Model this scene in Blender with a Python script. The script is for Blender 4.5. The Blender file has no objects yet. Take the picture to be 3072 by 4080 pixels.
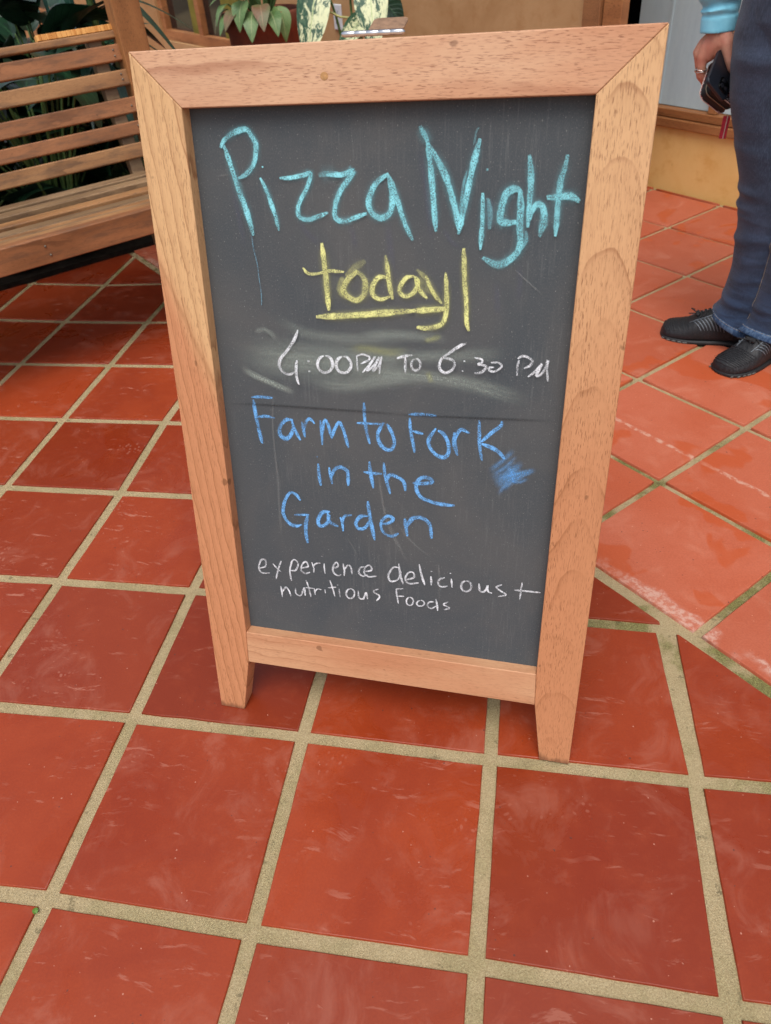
import bpy, bmesh, math, random
import numpy as np
from mathutils import Matrix, Vector, noise as mnoise

random.seed(7)
SC = bpy.context.scene
COL = SC.collection

# ------------------------------------------------------------------ camera
PW, PH, FPX = 3072.0, 4080.0, 3002.97          # photo size and focal length in its pixels
CAM = np.array([0.65144, -0.70570, 1.11950])
ROT = np.array([[0.985086, -0.048649, 0.165041], [0.157560, 0.640478, -0.751640], [-0.069139, 0.766434, 0.638592]])
cd = bpy.data.cameras.new('camera'); cam = bpy.data.objects.new('camera', cd); COL.objects.link(cam)
M = Matrix([list(ROT[i]) + [CAM[i]] for i in range(3)] + [[0, 0, 0, 1]])
cam.matrix_world = M
cd.sensor_fit = 'VERTICAL'; cd.sensor_height = 24.0; cd.sensor_width = 24.0 * PW / PH
cd.lens = FPX / PH * 24.0; cd.clip_start = 0.02; cd.clip_end = 300
cd.dof.use_dof = True; cd.dof.focus_distance = 1.22; cd.dof.aperture_fstop = 4.8
SC.camera = cam

# ------------------------------------------------------------------ sky, sun, exposure
SUN_EL, SUN_AZ = math.radians(66), math.radians(-88)       # azimuth measured from +x, counter-clockwise
w = bpy.data.worlds.new("World"); SC.world = w; w.use_nodes = True
wn = w.node_tree; bg = wn.nodes['Background']
sky = wn.nodes.new('ShaderNodeTexSky'); sky.sky_type = 'NISHITA'; sky.sun_disc = False
sky.sun_elevation = SUN_EL; sky.sun_rotation = math.pi / 2 - SUN_AZ
sky.air_density = 1.0; sky.dust_density = 4.0; sky.ozone_density = 0.6
hsv = wn.nodes.new('ShaderNodeHueSaturation'); hsv.inputs['Saturation'].default_value = 0.55   # overcast: grey sky
wn.links.new(sky.outputs[0], hsv.inputs['Color']); wn.links.new(hsv.outputs[0], bg.inputs['Color'])
bg.inputs['Strength'].default_value = 0.15
sl = bpy.data.lights.new('sun', 'SUN'); sl.energy = 1.0; sl.angle = math.radians(40); sl.color = (1.0, 0.975, 0.945)
so = bpy.data.objects.new('sun', sl); COL.objects.link(so)
sd = Vector((math.cos(SUN_EL) * math.cos(SUN_AZ), math.cos(SUN_EL) * math.sin(SUN_AZ), math.sin(SUN_EL)))
so.rotation_euler = sd.to_track_quat('Z', 'Y').to_euler()
SC.view_settings.view_transform = 'Standard'; SC.view_settings.look = 'None'
SC.view_settings.exposure = 0.40; SC.view_settings.gamma = 1.0
SC.render.engine = 'CYCLES'
SC.cycles.transparent_max_bounces = 16

# ------------------------------------------------------------------ directions measured in the place
A = 0.7987
U = np.array([math.cos(A), math.sin(A), 0.0])     # across the terrace, away from the camera
V = np.array([math.sin(A), -math.cos(A), 0.0])    # along the house wall
P0 = np.array([0.15087, 0.04912, 0.0]); PE = np.array([0.996796, -0.079988, 0.0]); PV = np.array([0.018421, 0.229562, 0.973120])
PN = np.cross(PE, PV)                             # sign panel: across, up, towards the viewer
Z3 = np.array([0, 0, 1.0])

def ray(px):
    d = np.array([(px[0] - PW / 2) / FPX, -(px[1] - PH / 2) / FPX, -1.0])
    return ROT @ d
def hit(px, p, n):
    d = ray(px); return CAM + d * (((np.array(p) - CAM) @ n) / (d @ n))
def on_panel(px, off=0.0):
    X = hit(px, P0 + PN * off, PN); return (float((X - P0) @ PE), float((X - P0) @ PV))
W1C, W2C = 2.944, 2.46                            # house walls: distance along U
def on_wall(px, c):                               # -> (position along V, height)
    X = hit(px, U * c, U); return (float(X @ V), float(X[2]))

# ------------------------------------------------------------------ object helpers
MW = {}
def place(o, parent=None, mtx=None):
    COL.objects.link(o); mtx = mtx or Matrix.Identity(4)
    if parent is not None:
        o.parent = parent; o.matrix_parent_inverse = MW[parent.name].inverted()
    o.matrix_basis = mtx; MW[o.name] = mtx.copy()
    return o
def thing(name, label, cat, loc=(0, 0, 0), group=None):
    o = bpy.data.objects.new(name, None); o.empty_display_size = 0.1
    place(o, None, Matrix.Translation(Vector(loc)))
    return tag(o, label, cat, group)
def tag(o, label=None, cat=None, group=None, kind=None):
    if label: o['label'] = label
    if cat: o['category'] = cat
    if group: o['group'] = group
    if kind: o['kind'] = kind
    return o
def finish(name, me, mat, parent=None, mtx=None, smooth=False, bevel=0, seg=2):
    o = bpy.data.objects.new(name, me)
    for m in (mat if isinstance(mat, (list, tuple)) else [mat]): me.materials.append(m)
    place(o, parent, mtx)
    if smooth: me.shade_smooth()
    if bevel:
        b = o.modifiers.new('bevel', 'BEVEL'); b.width = bevel; b.segments = seg; b.limit_method = 'ANGLE'; b.angle_limit = 0.6
        me.shade_smooth()
        b.harden_normals = True
    return o
def mesh(name, verts, faces, mat, parent=None, mtx=None, smooth=False, bevel=0, seg=2):
    me = bpy.data.meshes.new(name); me.from_pydata([tuple(map(float, v)) for v in verts], [], faces)
    bm = bmesh.new(); bm.from_mesh(me); bmesh.ops.recalc_face_normals(bm, faces=bm.faces); bm.to_mesh(me); bm.free()
    return finish(name, me, mat, parent, mtx, smooth, bevel, seg)
def from_bm(name, bm, mat, parent=None, mtx=None, smooth=False, bevel=0, seg=2):
    me = bpy.data.meshes.new(name); bm.to_mesh(me); bm.free()
    return finish(name, me, mat, parent, mtx, smooth, bevel, seg)
def frame_m(o, x, y, z):
    return Matrix([[x[i], y[i], z[i], o[i]] for i in range(3)] + [[0, 0, 0, 1]])
def box_data(lo, hi):
    x0, y0, z0 = lo; x1, y1, z1 = hi
    v = [(x0, y0, z0), (x1, y0, z0), (x1, y1, z0), (x0, y1, z0), (x0, y0, z1), (x1, y0, z1), (x1, y1, z1), (x0, y1, z1)]
    f = [(0, 3, 2, 1), (4, 5, 6, 7), (0, 1, 5, 4), (1, 2, 6, 5), (2, 3, 7, 6), (3, 0, 4, 7)]
    return v, f
def box(name, lo, hi, mat, parent=None, mtx=None, bevel=0.0):
    v, f = box_data(lo, hi); return mesh(name, v, f, mat, parent, mtx, False, bevel)
def boxes(name, lst, mat, parent=None, mtx=None, bevel=0.0):
    V_, F_ = [], []
    for lo, hi in lst:
        v, f = box_data(lo, hi); n = len(V_); V_ += v; F_ += [tuple(i + n for i in q) for q in f]
    return mesh(name, V_, F_, mat, parent, mtx, False, bevel)
def prism(name, front, back, mat, parent=None, mtx=None, bevel=0.0):
    n = len(front); v = list(front) + list(back)
    f = [tuple(range(n)), tuple(range(2 * n - 1, n - 1, -1))] + [(i, i + n, (i + 1) % n + n, (i + 1) % n) for i in range(n)]
    return mesh(name, v, f, mat, parent, mtx, False, bevel)
def cat_rom(pts, step):
    P = [np.array(p, float) for p in pts]
    if len(P) == 2: Q = [P[0] + (P[1] - P[0]) * t for t in np.linspace(0, 1, 24)]
    else:
        E = [2 * P[0] - P[1]] + P + [2 * P[-1] - P[-2]]; Q = []
        for i in range(1, len(E) - 2):
            a, b, c, d = E[i - 1:i + 3]
            for t in np.linspace(0, 1, 14, endpoint=False):
                Q.append(0.5 * ((2 * b) + (c - a) * t + (2 * a - 5 * b + 4 * c - d) * t * t + (3 * b - a - 3 * c + d) * t ** 3))
        Q.append(P[-1])
    Q = np.array(Q); L = np.r_[0, np.cumsum(np.linalg.norm(np.diff(Q, axis=0), axis=1))]
    n = max(4, int(L[-1] / step)); s = np.linspace(0, L[-1], n)
    return np.stack([np.interp(s, L, Q[:, k]) for k in range(Q.shape[1])], 1), L[-1]
def tube_bm(bm, pts, radii, seg=12, flat=None):
    """tapered round-ended tube through pts; flat=(direction, factor) squashes the section"""
    pts = [np.array(p, float) for p in pts]; rings = []
    ext = []
    d0 = pts[0] - pts[1]; d0 /= np.linalg.norm(d0); d1 = pts[-1] - pts[-2]; d1 /= np.linalg.norm(d1)
    for a in (0.98, 0.75, 0.4): ext.append((pts[0] + d0 * radii[0] * a, radii[0] * math.sqrt(1 - a * a)))
    ext += list(zip(pts, radii))
    for a in (0.4, 0.75, 0.98): ext.append((pts[-1] + d1 * radii[-1] * a, radii[-1] * math.sqrt(1 - a * a)))
    ref = np.array([0.3, 0.9, 0.2]) if abs(d0[1]) < 0.8 else np.array([0.9, 0.2, 0.3])
    for i, (p, r) in enumerate(ext):
        a = ext[max(i - 1, 0)][0]; b = ext[min(i + 1, len(ext) - 1)][0]
        t = b - a; t /= np.linalg.norm(t) + 1e-9
        x = ref - t * (ref @ t); x /= np.linalg.norm(x); y = np.cross(t, x); ref = x
        ring = []
        for k in range(seg):
            q = 2 * math.pi * k / seg; off = x * math.cos(q) * r + y * math.sin(q) * r
            if flat is not None:
                fd = np.array(flat[0]); off = off - fd * (off @ fd) * (1 - flat[1])
            ring.append(bm.verts.new(tuple(p + off)))
        rings.append(ring)
    for i in range(len(rings) - 1):
        for k in range(seg):
            bm.faces.new((rings[i][k], rings[i][(k + 1) % seg], rings[i + 1][(k + 1) % seg], rings[i + 1][k]))
    bm.faces.new(rings[0][::-1]); bm.faces.new(rings[-1])
def loft_bm(bm, rings, cap=True):
    R = [[bm.verts.new(tuple(map(float, p))) for p in r] for r in rings]; n = len(R[0])
    for i in range(len(R) - 1):
        for k in range(n): bm.faces.new((R[i][k], R[i][(k + 1) % n], R[i + 1][(k + 1) % n], R[i + 1][k]))
    if cap: bm.faces.new(R[0][::-1]); bm.faces.new(R[-1])

# ------------------------------------------------------------------ material helpers
def srgb(r, g, b, k=1.0):
    f = lambda c: (c / 255 / 12.92 if c / 255 <= 0.04045 else ((c / 255 + 0.055) / 1.055) ** 2.4) * k
    return (f(r), f(g), f(b), 1.0)
class Mat:
    def __init__(s, name, rough=0.6, spec=0.4):
        s.m = bpy.data.materials.new(name); s.m.use_nodes = True; s.nt = s.m.node_tree
        s.b = s.nt.nodes['Principled BSDF']; s.b.inputs['Roughness'].default_value = rough
        s.b.inputs['Specular IOR Level'].default_value = spec
        s.tc = s.n('ShaderNodeTexCoord')
    def n(s, t, **k):
        x = s.nt.nodes.new(t)
        for a, v in k.items(): setattr(x, a, v)
        return x
    def put(s, a, b): s.nt.links.new(a, b)
    def val(s, x, sock):
        if hasattr(x, 'is_output') or isinstance(x, bpy.types.NodeSocket): s.put(x, sock)
        else: sock.default_value = x
    def coord(s, which='Object', scale=(1, 1, 1), rnd=False):
        mp = s.n('ShaderNodeMapping'); mp.inputs['Scale'].default_value = scale
        s.put(s.tc.outputs[which], mp.inputs['Vector'])
        if rnd:
            oi = s.n('ShaderNodeObjectInfo'); mu = s.math('MULTIPLY', oi.outputs['Random'], 53.0)
            cx = s.n('ShaderNodeCombineXYZ')
            for i in range(3): s.put(mu, cx.inputs[i])
            s.put(cx.outputs[0], mp.inputs['Location'])
        return mp.outputs[0]
    def noise(s, vec, scale=1, detail=3, rough=0.55, dist=0.0):
        x = s.n('ShaderNodeTexNoise'); s.put(vec, x.inputs['Vector'])
        x.inputs['Scale'].default_value = scale; x.inputs['Detail'].default_value = detail
        x.inputs['Roughness'].default_value = rough; x.inputs['Distortion'].default_value = dist
        return x.outputs['Fac']
    def ramp(s, f, stops, interp='LINEAR'):
        x = s.n('ShaderNodeValToRGB'); x.color_ramp.interpolation = interp; e = x.color_ramp.elements
        for i, (p, c) in enumerate(stops):
            if i > 1: e.new(p)
            e[i].position = p; e[i].color = c if isinstance(c, (tuple, list)) else (c, c, c, 1)
        s.put(f, x.inputs[0]); return x.outputs[0]
    def math(s, op, a, b=0.0, c=None, clamp=False):
        x = s.n('ShaderNodeMath', operation=op, use_clamp=clamp)
        s.val(a, x.inputs[0]); s.val(b, x.inputs[1])
        if c is not None: s.val(c, x.inputs[2])
        return x.outputs[0]
    def step(s, x, a, b):
        m = s.n('ShaderNodeMapRange', interpolation_type='SMOOTHSTEP'); s.val(x, m.inputs[0])
        m.inputs[1].default_value = a; m.inputs[2].default_value = b; return m.outputs[0]
    def mix(s, f, a, b, mode='MIX'):
        x = s.n('ShaderNodeMix', data_type='RGBA', blend_type=mode); s.val(f, x.inputs[0])
        s.val(a, x.inputs[6]); s.val(b, x.inputs[7]); return x.outputs[2]
    def sep(s, vec):
        x = s.n('ShaderNodeSeparateXYZ'); s.put(vec, x.inputs[0]); return x.outputs
    def bump(s, h, strength=0.2, dist=0.001):
        x = s.n('ShaderNodeBump'); x.inputs['Strength'].default_value = strength; x.inputs['Distance'].default_value = dist
        s.put(h, x.inputs['Height']); s.put(x.outputs[0], s.b.inputs['Normal'])
    def base(s, c): s.val(c, s.b.inputs['Base Color'])
    def rough(s, r): s.val(r, s.b.inputs['Roughness'])
def plain(name, c, rough=0.6, spec=0.4, metal=0.0, var=0.25, scale=60):
    m = Mat(name, rough, spec); v = m.noise(m.coord(), scale, 4)
    dk = tuple(x * (1 - var) for x in c[:3]) + (1,); lt = tuple(min(1, x * (1 + var)) for x in c[:3]) + (1,)
    m.base(m.ramp(v, [(0.3, dk), (0.7, lt)])); m.b.inputs['Metallic'].default_value = metal
    m.bump(v, 0.15, 0.001); return m.m

def wood(name, light, mid, dark, arch=0.0, freq=9.0, tilt=0.0, tone_x=None, pore=1.0, rough=0.5, pith=-0.03, ring_w=0.55, warp_k=0.10, broken=True, stain=0.0):
    """boards whose local X is the grain; arch bends the growth rings into cathedrals, tone_x = sapwood limit"""
    m = Mat(name, rough, 0.35)
    c = m.coord('Object', (1, 1, 1), True)
    o = m.tc.outputs['Object']
    x, y, z = m.sep(o)
    warp = m.noise(m.coord('Object', (4, 18, 18), True), 1, 3)
    w2 = m.noise(m.coord('Object', (22, 60, 60), True), 1, 2)
    f = m.math('MULTIPLY', warp, 0.05 if arch else warp_k)
    f = m.math('ADD', f, m.math('MULTIPLY', w2, 0.004 if arch else 0.010))
    if arch:
        sx = m.noise(m.coord('Object', (7.0, 2, 2), True), 1, 2, 0.5); sy = m.noise(m.coord('Object', (5.0, 0.5, 0.5), True), 1, 1, 0.5)
        f = m.math('ADD', f, m.math('MULTIPLY', sx, 0.16))
        ys = m.math('ADD', m.math('ADD', y, pith), m.math('MULTIPLY', m.math('SUBTRACT', sy, 0.5), 0.03))
        yy = m.math('MULTIPLY', ys, ys)
        f = m.math('ADD', f, m.math('ADD', m.math('MULTIPLY', x, 1.0), m.math('MULTIPLY', yy, arch)))
    else:
        f = m.math('ADD', f, m.math('ADD', m.math('MULTIPLY', y, 1.6), m.math('MULTIPLY', x, tilt)))
    ring = m.math('FRACT', m.math('MULTIPLY', f, freq))
    line = m.math('MULTIPLY', m.math('ADD', m.math('MULTIPLY', m.step(ring, 0.86, 0.965), 0.68), m.math('MULTIPLY', m.step(ring, 0.25, 0.96), 0.32)), m.math('SUBTRACT', 1.0, m.step(ring, 0.965, 1.0)))
    big = m.noise(m.coord('Object', (2.5, 9, 9), True), 1, 3)
    if tone_x is None: tone = m.step(big, 0.35, 0.65)
    else:                                              # heartwood below a slanting limit, sapwood above
        t = m.math('ADD', m.math('ADD', x, m.math('MULTIPLY', y, tone_x[1])), m.math('MULTIPLY', m.math('SUBTRACT', big, 0.5), 0.12))
        tone = m.math('SUBTRACT', 1.0, m.step(t, tone_x[0] - tone_x[2], tone_x[0] + tone_x[2]))
        seam = m.math('SUBTRACT', 1.0, m.step(m.math('ABSOLUTE', m.math('SUBTRACT', t, tone_x[0])), 0.0, 0.014)) if len(tone_x) > 3 else None
    col = m.mix(tone, light, mid)
    if tone_x is not None and seam is not None: col = m.mix(m.math('MULTIPLY', seam, 0.35), col, dark)
    brk = m.step(m.noise(m.coord('Object', (5, 12, 12), True), 1, 2), 0.38 if broken else 0.05, 0.62 if broken else 0.5)
    col = m.mix(m.math('MULTIPLY', m.math('MULTIPLY', line, brk), ring_w), col, dark)
    fine = m.noise(m.coord('Object', (46, 520, 520), True), 1, 3, 0.6)
    col = m.mix(m.math('MULTIPLY', m.step(fine, 0.40, 0.75), 0.20), col, dark)
    pr = m.noise(m.coord('Object', (95, 900, 900), True), 1, 1.5, 0.5)
    pz = m.step(m.noise(m.coord('Object', (7, 40, 40), True), 1, 2), 0.3, 0.7)
    pm = m.math('MULTIPLY', m.step(pr, 0.58, 0.66), m.math('MULTIPLY', m.math('ADD', m.math('MULTIPLY', pz, 0.6), 0.35), pore))
    col = m.mix(pm, col, tuple(v * 0.72 for v in dark[:3]) + (1,))
    spot = m.noise(m.coord('Object', (38, 46, 46), True), 1, 1)
    col = m.mix(m.math('MULTIPLY', m.step(spot, 0.77, 0.80), 0.5), col, tuple(v * 0.35 for v in dark[:3]) + (1,))
    if tone_x is not None:                             # contact shade painted into the feet as a ragged, dirty dark band
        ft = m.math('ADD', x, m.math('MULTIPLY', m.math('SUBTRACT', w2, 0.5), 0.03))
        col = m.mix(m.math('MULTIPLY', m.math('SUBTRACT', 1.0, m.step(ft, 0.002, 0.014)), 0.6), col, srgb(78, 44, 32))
    if stain:
        sn = m.noise(m.coord('Object', (7, 45, 45), True), 1, 4, 0.65)
        col = m.mix(m.math('MULTIPLY', m.step(sn, 0.45, 0.68), stain), col, srgb(92, 70, 54))
    m.base(col)
    m.rough(m.math('ADD', rough - 0.08, m.math('MULTIPLY', fine, 0.2)))
    m.bump(m.math('ADD', m.math('MULTIPLY', pm, -1.0), m.math('MULTIPLY', fine, 0.5)), 0.22, 0.0006)
    return m.m
# ------------------------------------------------------------------ floor: clay tiles set in sandy grout
S = 0.318
MEAS = {(0, 0): (-.0037, .0060), (1, 0): (.3138, .0026), (2, 0): (.6365, -.0040), (3, 0): (.9575, -.0062), (0, -1): (.0024, -.3114),
        (1, -1): (.3185, -.3165), (2, -1): (.6342, -.3162), (3, -1): (.9542, -.3223), (0, 1): (-.0082, .3239), (-1, 1): (-.3165, .3254),
        (3, 1): (.9524, .3112), (-1, 2): (-.3145, .6360), (-2, 2): (-.6328, .6371), (-1, 3): (-.3262, .9552), (-2, 3): (-.6378, .9532),
        (-2, 4): (-.6394, 1.2714), (-3, 4): (-.9552, 1.2692), (-2, 5): (-.6421, 1.5742), (-3, 5): (-.9561, 1.5752), (-3, 6): (-.9526, 1.8917)}
DG = np.array([0.9830, 1.2410]); DP = 0.3357
EDGE = 0.918                                       # the diagonal field starts at this distance along U
def clip(poly, c, keep_less):
    out = []; s = 1 if keep_less else -1
    d = [s * (p[0] * U[0] + p[1] * U[1] - c) for p in poly]
    for i in range(len(poly)):
        j = (i + 1) % len(poly)
        if d[i] <= 0: out.append(poly[i])
        if (d[i] < 0) != (d[j] < 0) and d[i] != d[j]:
            t = d[i] / (d[i] - d[j]); out.append((poly[i][0] + (poly[j][0] - poly[i][0]) * t, poly[i][1] + (poly[j][1] - poly[i][1]) * t))
    return out if len(out) > 2 else None
def inset(poly, g):
    n = len(poly); ar = sum(poly[i][0] * poly[(i + 1) % n][1] - poly[(i + 1) % n][0] * poly[i][1] for i in range(n))
    if ar < 0: poly = poly[::-1]
    res = []
    for i in range(n):
        p, a, b = np.array(poly[i]), np.array(poly[i - 1]), np.array(poly[(i + 1) % n])
        e1 = p - a; e2 = b - p
        if np.linalg.norm(e1) < 1e-5 or np.linalg.norm(e2) < 1e-5: res.append(tuple(p)); continue
        e1 /= np.linalg.norm(e1); e2 /= np.linalg.norm(e2)
        n1 = np.array([-e1[1], e1[0]]); n2 = np.array([-e2[1], e2[0]])
        k = (n1 + n2) / (1 + n1 @ n2 + 1e-6); res.append(tuple(p + k * g))
    return res
fb = bmesh.new(); cl = fb.loops.layers.float_color.new('tile')
def add_tile(poly, top, orange):
    r = random.random(); r2 = random.random()
    poly = [(x + random.uniform(-.0008, .0008), y + random.uniform(-.0008, .0008)) for x, y in poly]
    tilt = (random.uniform(-.002, .002), random.uniform(-.002, .002)); cx = sum(p[0] for p in poly) / len(poly); cy = sum(p[1] for p in poly) / len(poly)
    hz = lambda p: top + (p[0] - cx) * tilt[0] + (p[1] - cy) * tilt[1]
    # subdivide the outline a little so that the hand-made edges wander
    P_ = []
    for i in range(len(poly)):
        a, b = np.array(poly[i]), np.array(poly[(i + 1) % len(poly)]); L = np.linalg.norm(b - a)
        k = max(1, int(L / 0.04))
        for t in range(k):
            q = a + (b - a) * t / k
            if t:
                nn = np.array([-(b - a)[1], (b - a)[0]]) / L
                q = q + nn * (mnoise.noise(Vector((q[0] * 22, q[1] * 22, r * 9))) * 0.0013)
            P_.append(tuple(q))
    if len(P_) < 3: return
    r0 = [fb.verts.new((x, y, -0.012)) for x, y in P_]
    r1 = [fb.verts.new((x, y, hz((x, y)) - 0.0016)) for x, y in P_]
    pin1 = [(x + (cx - x) * .006, y + (cy - y) * .006) for x, y in P_]; pin2 = [(x + (cx - x) * .011, y + (cy - y) * .011) for x, y in P_]
    r2_ = [fb.verts.new((x, y, hz((x, y)) - 0.0004)) for x, y in pin1]
    r3 = [fb.verts.new((x, y, hz((x, y)))) for x, y in pin2]
    fs = []
    for a, b in ((r0, r1), (r1, r2_), (r2_, r3)):
        for k in range(len(a)): fs.append(fb.faces.new((a[k], a[(k + 1) % len(a)], b[(k + 1) % len(a)], b[k])))
    f = fb.faces.new(r3); fs.append(f)
    for q in fs:
        q.smooth = q is not f
        for l in q.loops: l[cl] = (r, orange, r2, 1)
def node(i, j): return MEAS.get((i, j), (i * S, j * S))
for i in range(-22, 9):
    for j in range(-5, 18):
        p = [node(i, j), node(i + 1, j), node(i + 1, j + 1), node(i, j + 1)]
        g = 0.0115
        p = inset(p, g)
        if (i, j) == (2, 0): p[1] = (p[1][0] + .003, p[1][1]); p[2] = (p[2][0] - .010, p[2][1])
        if (i, j) == (3, 0): p[0] = (p[0][0] + .006, p[0][1]); p[3] = (p[3][0] + .004, p[3][1])
        if (i, j) == (3, -1): p[0] = (p[0][0] + .006, p[0][1])
        p = clip(p, EDGE - 0.026, True)
        if p: add_tile(p, 0.0, 0.0)
for k in range(-3, 7):
    for l in range(-34, 14):
        c = lambda a, b: (DG[0] + (a * U[0] + b * V[0]) * DP, DG[1] + (a * U[1] + b * V[1]) * DP)
        p = inset([c(k, l), c(k, l + 1), c(k + 1, l + 1), c(k + 1, l)], 0.0092)
        p = clip(p, EDGE, False)
        if p: p = clip(p, W1C - 0.012, True)
        if p: add_tile(p, 0.0035, 1.0)
m = Mat('clay_tile', 0.35, 0.36)
at = m.n('ShaderNodeAttribute', attribute_name='tile'); tr, tg, tb = m.sep(at.outputs['Vector'])
o = m.coord()
tone = m.noise(o, 3.2, 4, 0.6, 0.4); fine = m.noise(o, 260, 3, 0.6); mid_ = m.noise(o, 26, 4, 0.6)
red = m.mix(tr, srgb(122, 43, 17), srgb(160, 64, 29)); org = m.mix(tr, srgb(178, 90, 60), srgb(190, 104, 76))
col = m.mix(tg, red, org)
col = m.mix(m.math('MULTIPLY', m.step(tone, 0.42, 0.66), 0.5), col, m.mix(tg, srgb(126, 40, 16), srgb(176, 80, 46)))
col = m.mix(m.math('MULTIPLY', m.step(mid_, 0.45, 0.75), 0.16), col, srgb(168, 76, 42))
col = m.mix(m.math('MULTIPLY', m.step(fine, 0.3, 0.7), 0.20), col, srgb(112, 38, 22))
col = m.mix(m.math('MULTIPLY', m.step(tb, 0.55, 0.9), 0.16), col, srgb(120, 56, 40))
wet_early = m.step(m.noise(o, 4.3, 3, 0.55, 0.9), 0.55, 0.585)
# chalky scuffs: thin, curved, drawn out streaks
wv = m.n('ShaderNodeVectorMath', operation='ADD'); nz = m.n('ShaderNodeTexNoise'); nz.inputs['Scale'].default_value = 7; m.put(o, nz.inputs['Vector'])
sc = m.n('ShaderNodeVectorMath', operation='SCALE'); sc.inputs['Scale'].default_value = 0.07; m.put(nz.outputs['Color'], sc.inputs[0])
m.put(o, wv.inputs[0]); m.put(sc.outputs[0], wv.inputs[1])
rot = m.n('ShaderNodeMapping'); rot.inputs['Rotation'].default_value = (0, 0, 0.7); rot.inputs['Scale'].default_value = (13, 55, 1); m.put(wv.outputs[0], rot.inputs['Vector'])
stk = m.noise(rot.outputs[0], 1, 5, 0.68)
rot2 = m.n('ShaderNodeMapping'); rot2.inputs['Rotation'].default_value = (0, 0, -0.5); rot2.inputs['Scale'].default_value = (30, 150, 1); rot2.inputs['Location'].default_value = (3.3, 1.7, 0); m.put(wv.outputs[0], rot2.inputs['Vector'])
stk2 = m.math('MULTIPLY', m.step(m.noise(rot2.outputs[0], 1, 4, 0.62), 0.61, 0.68), m.step(m.noise(o, 5.0, 3, 0.6), 0.50, 0.62))
vd_ = m.n('ShaderNodeTexVoronoi'); vd_.inputs['Scale'].default_value = 95; m.put(wv.outputs[0], vd_.inputs['Vector'])
spl = m.math('MULTIPLY', m.math('SUBTRACT', 1.0, m.step(vd_.outputs['Distance'], 0.22, 0.34)), m.step(m.noise(o, 4.4, 4, 0.62), 0.60, 0.66))
where = m.noise(o, 6.5, 3, 0.6)
scuff = m.math('MULTIPLY', m.step(stk, 0.585, 0.66), m.step(where, 0.45, 0.60))
haze = m.math('MULTIPLY', m.step(m.noise(o, 9, 5, 0.68, 0.8), 0.50, 0.74), 0.22)
dots = m.noise(o, 150, 1.5, 0.5); dust = m.math('MULTIPLY', m.step(dots, 0.765, 0.80), 0.55)
vs = m.n('ShaderNodeTexVoronoi'); vs.inputs['Scale'].default_value = 70; m.put(o, vs.inputs['Vector']); vr_, vg_, vbl_ = m.sep(vs.outputs['Color'])
speck = m.math('MULTIPLY', m.math('LESS_THAN', vs.outputs['Distance'], m.math('ADD', 0.03, m.math('MULTIPLY', vg_, 0.07))), m.math('GREATER_THAN', vr_, 0.72))
dust = m.math('MAXIMUM', dust, m.math('MULTIPLY', speck, 0.8))
vs2 = m.n('ShaderNodeTexVoronoi'); vs2.inputs['Scale'].default_value = 38; m.put(o, vs2.inputs['Vector']); wr_, wg_, wb_ = m.sep(vs2.outputs['Color'])
speck2 = m.math('MULTIPLY', m.math('LESS_THAN', vs2.outputs['Distance'], m.math('ADD', 0.02, m.math('MULTIPLY', wg_, 0.05))), m.math('GREATER_THAN', wr_, 0.66))
pits = m.math('MULTIPLY', m.step(m.noise(o, 120, 1, 0.5, 0.3), 0.775, 0.80), 0.7)
pits = m.math('MAXIMUM', pits, m.math('MULTIPLY', speck2, 0.75))
dirt = m.math('MAXIMUM', m.math('MAXIMUM', m.math('MULTIPLY', m.math('MAXIMUM', m.math('MAXIMUM', scuff, m.math('MULTIPLY', stk2, 0.8)), m.math('MULTIPLY', spl, 0.75)), m.math('ADD', m.math('SUBTRACT', 0.30, m.math('MULTIPLY', tg, 0.22)), m.math('MULTIPLY', m.math('SUBTRACT', 1.0, m.step(m.sep(o)[0], -0.35, 0.25)), 0.28))), haze), dust)
col = m.mix(dirt, col, m.mix(tg, srgb(182, 124, 104), srgb(206, 146, 120)))
col = m.mix(pits, col, srgb(70, 50, 46))
px_, py_, pz_ = m.sep(o)
bd = m.math('SUBTRACT', m.math('ADD', m.math('MULTIPLY', px_, float(U[0])), m.math('MULTIPLY', py_, float(U[1]))), EDGE)
bw = m.math('ADD', bd, m.math('MULTIPLY', m.math('SUBTRACT', m.noise(o, 16, 4, 0.6), 0.5), 0.06))
lime = m.math('MULTIPLY', m.math('MULTIPLY', m.step(bw, -0.02, 0.0), m.math('SUBTRACT', 1.0, m.step(bw, 0.022, 0.034))), m.step(m.noise(o, 7, 2, 0.5), 0.40, 0.52))
lime = m.math('MULTIPLY', lime, m.math('ADD', 0.12, m.math('MULTIPLY', m.step(m.noise(o, 90, 4, 0.7), 0.4, 0.62), 0.5)))
col = m.mix(lime, col, srgb(206, 176, 160))
l2 = m.math('ABSOLUTE', m.math('SUBTRACT', m.math('ADD', bd, m.math('MULTIPLY', m.math('SUBTRACT', m.noise(o, 30, 3, 0.6), 0.5), 0.012)), 0.455))
l2 = m.math('MULTIPLY', m.math('SUBTRACT', 1.0, m.step(l2, 0.003, 0.009)), m.math('MULTIPLY', m.step(m.noise(o, 60, 3, 0.6), 0.38, 0.6), 0.55))
col = m.mix(l2, col, srgb(206, 172, 150))
puddle = m.math('MULTIPLY', m.math('MULTIPLY', wet_early, tg), 0.55)
col = m.mix(puddle, col, srgb(178, 74, 28))
m.base(col)
wet = m.step(m.noise(o, 4.3, 3, 0.55, 0.9), 0.55, 0.585)
r0 = m.math('SUBTRACT', m.math('ADD', 0.40, m.math('MULTIPLY', dirt, 0.5)), m.math('MULTIPLY', wet, 0.13))
m.rough(m.math('ADD', r0, m.math('MULTIPLY', tg, 0.16)))
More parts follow.
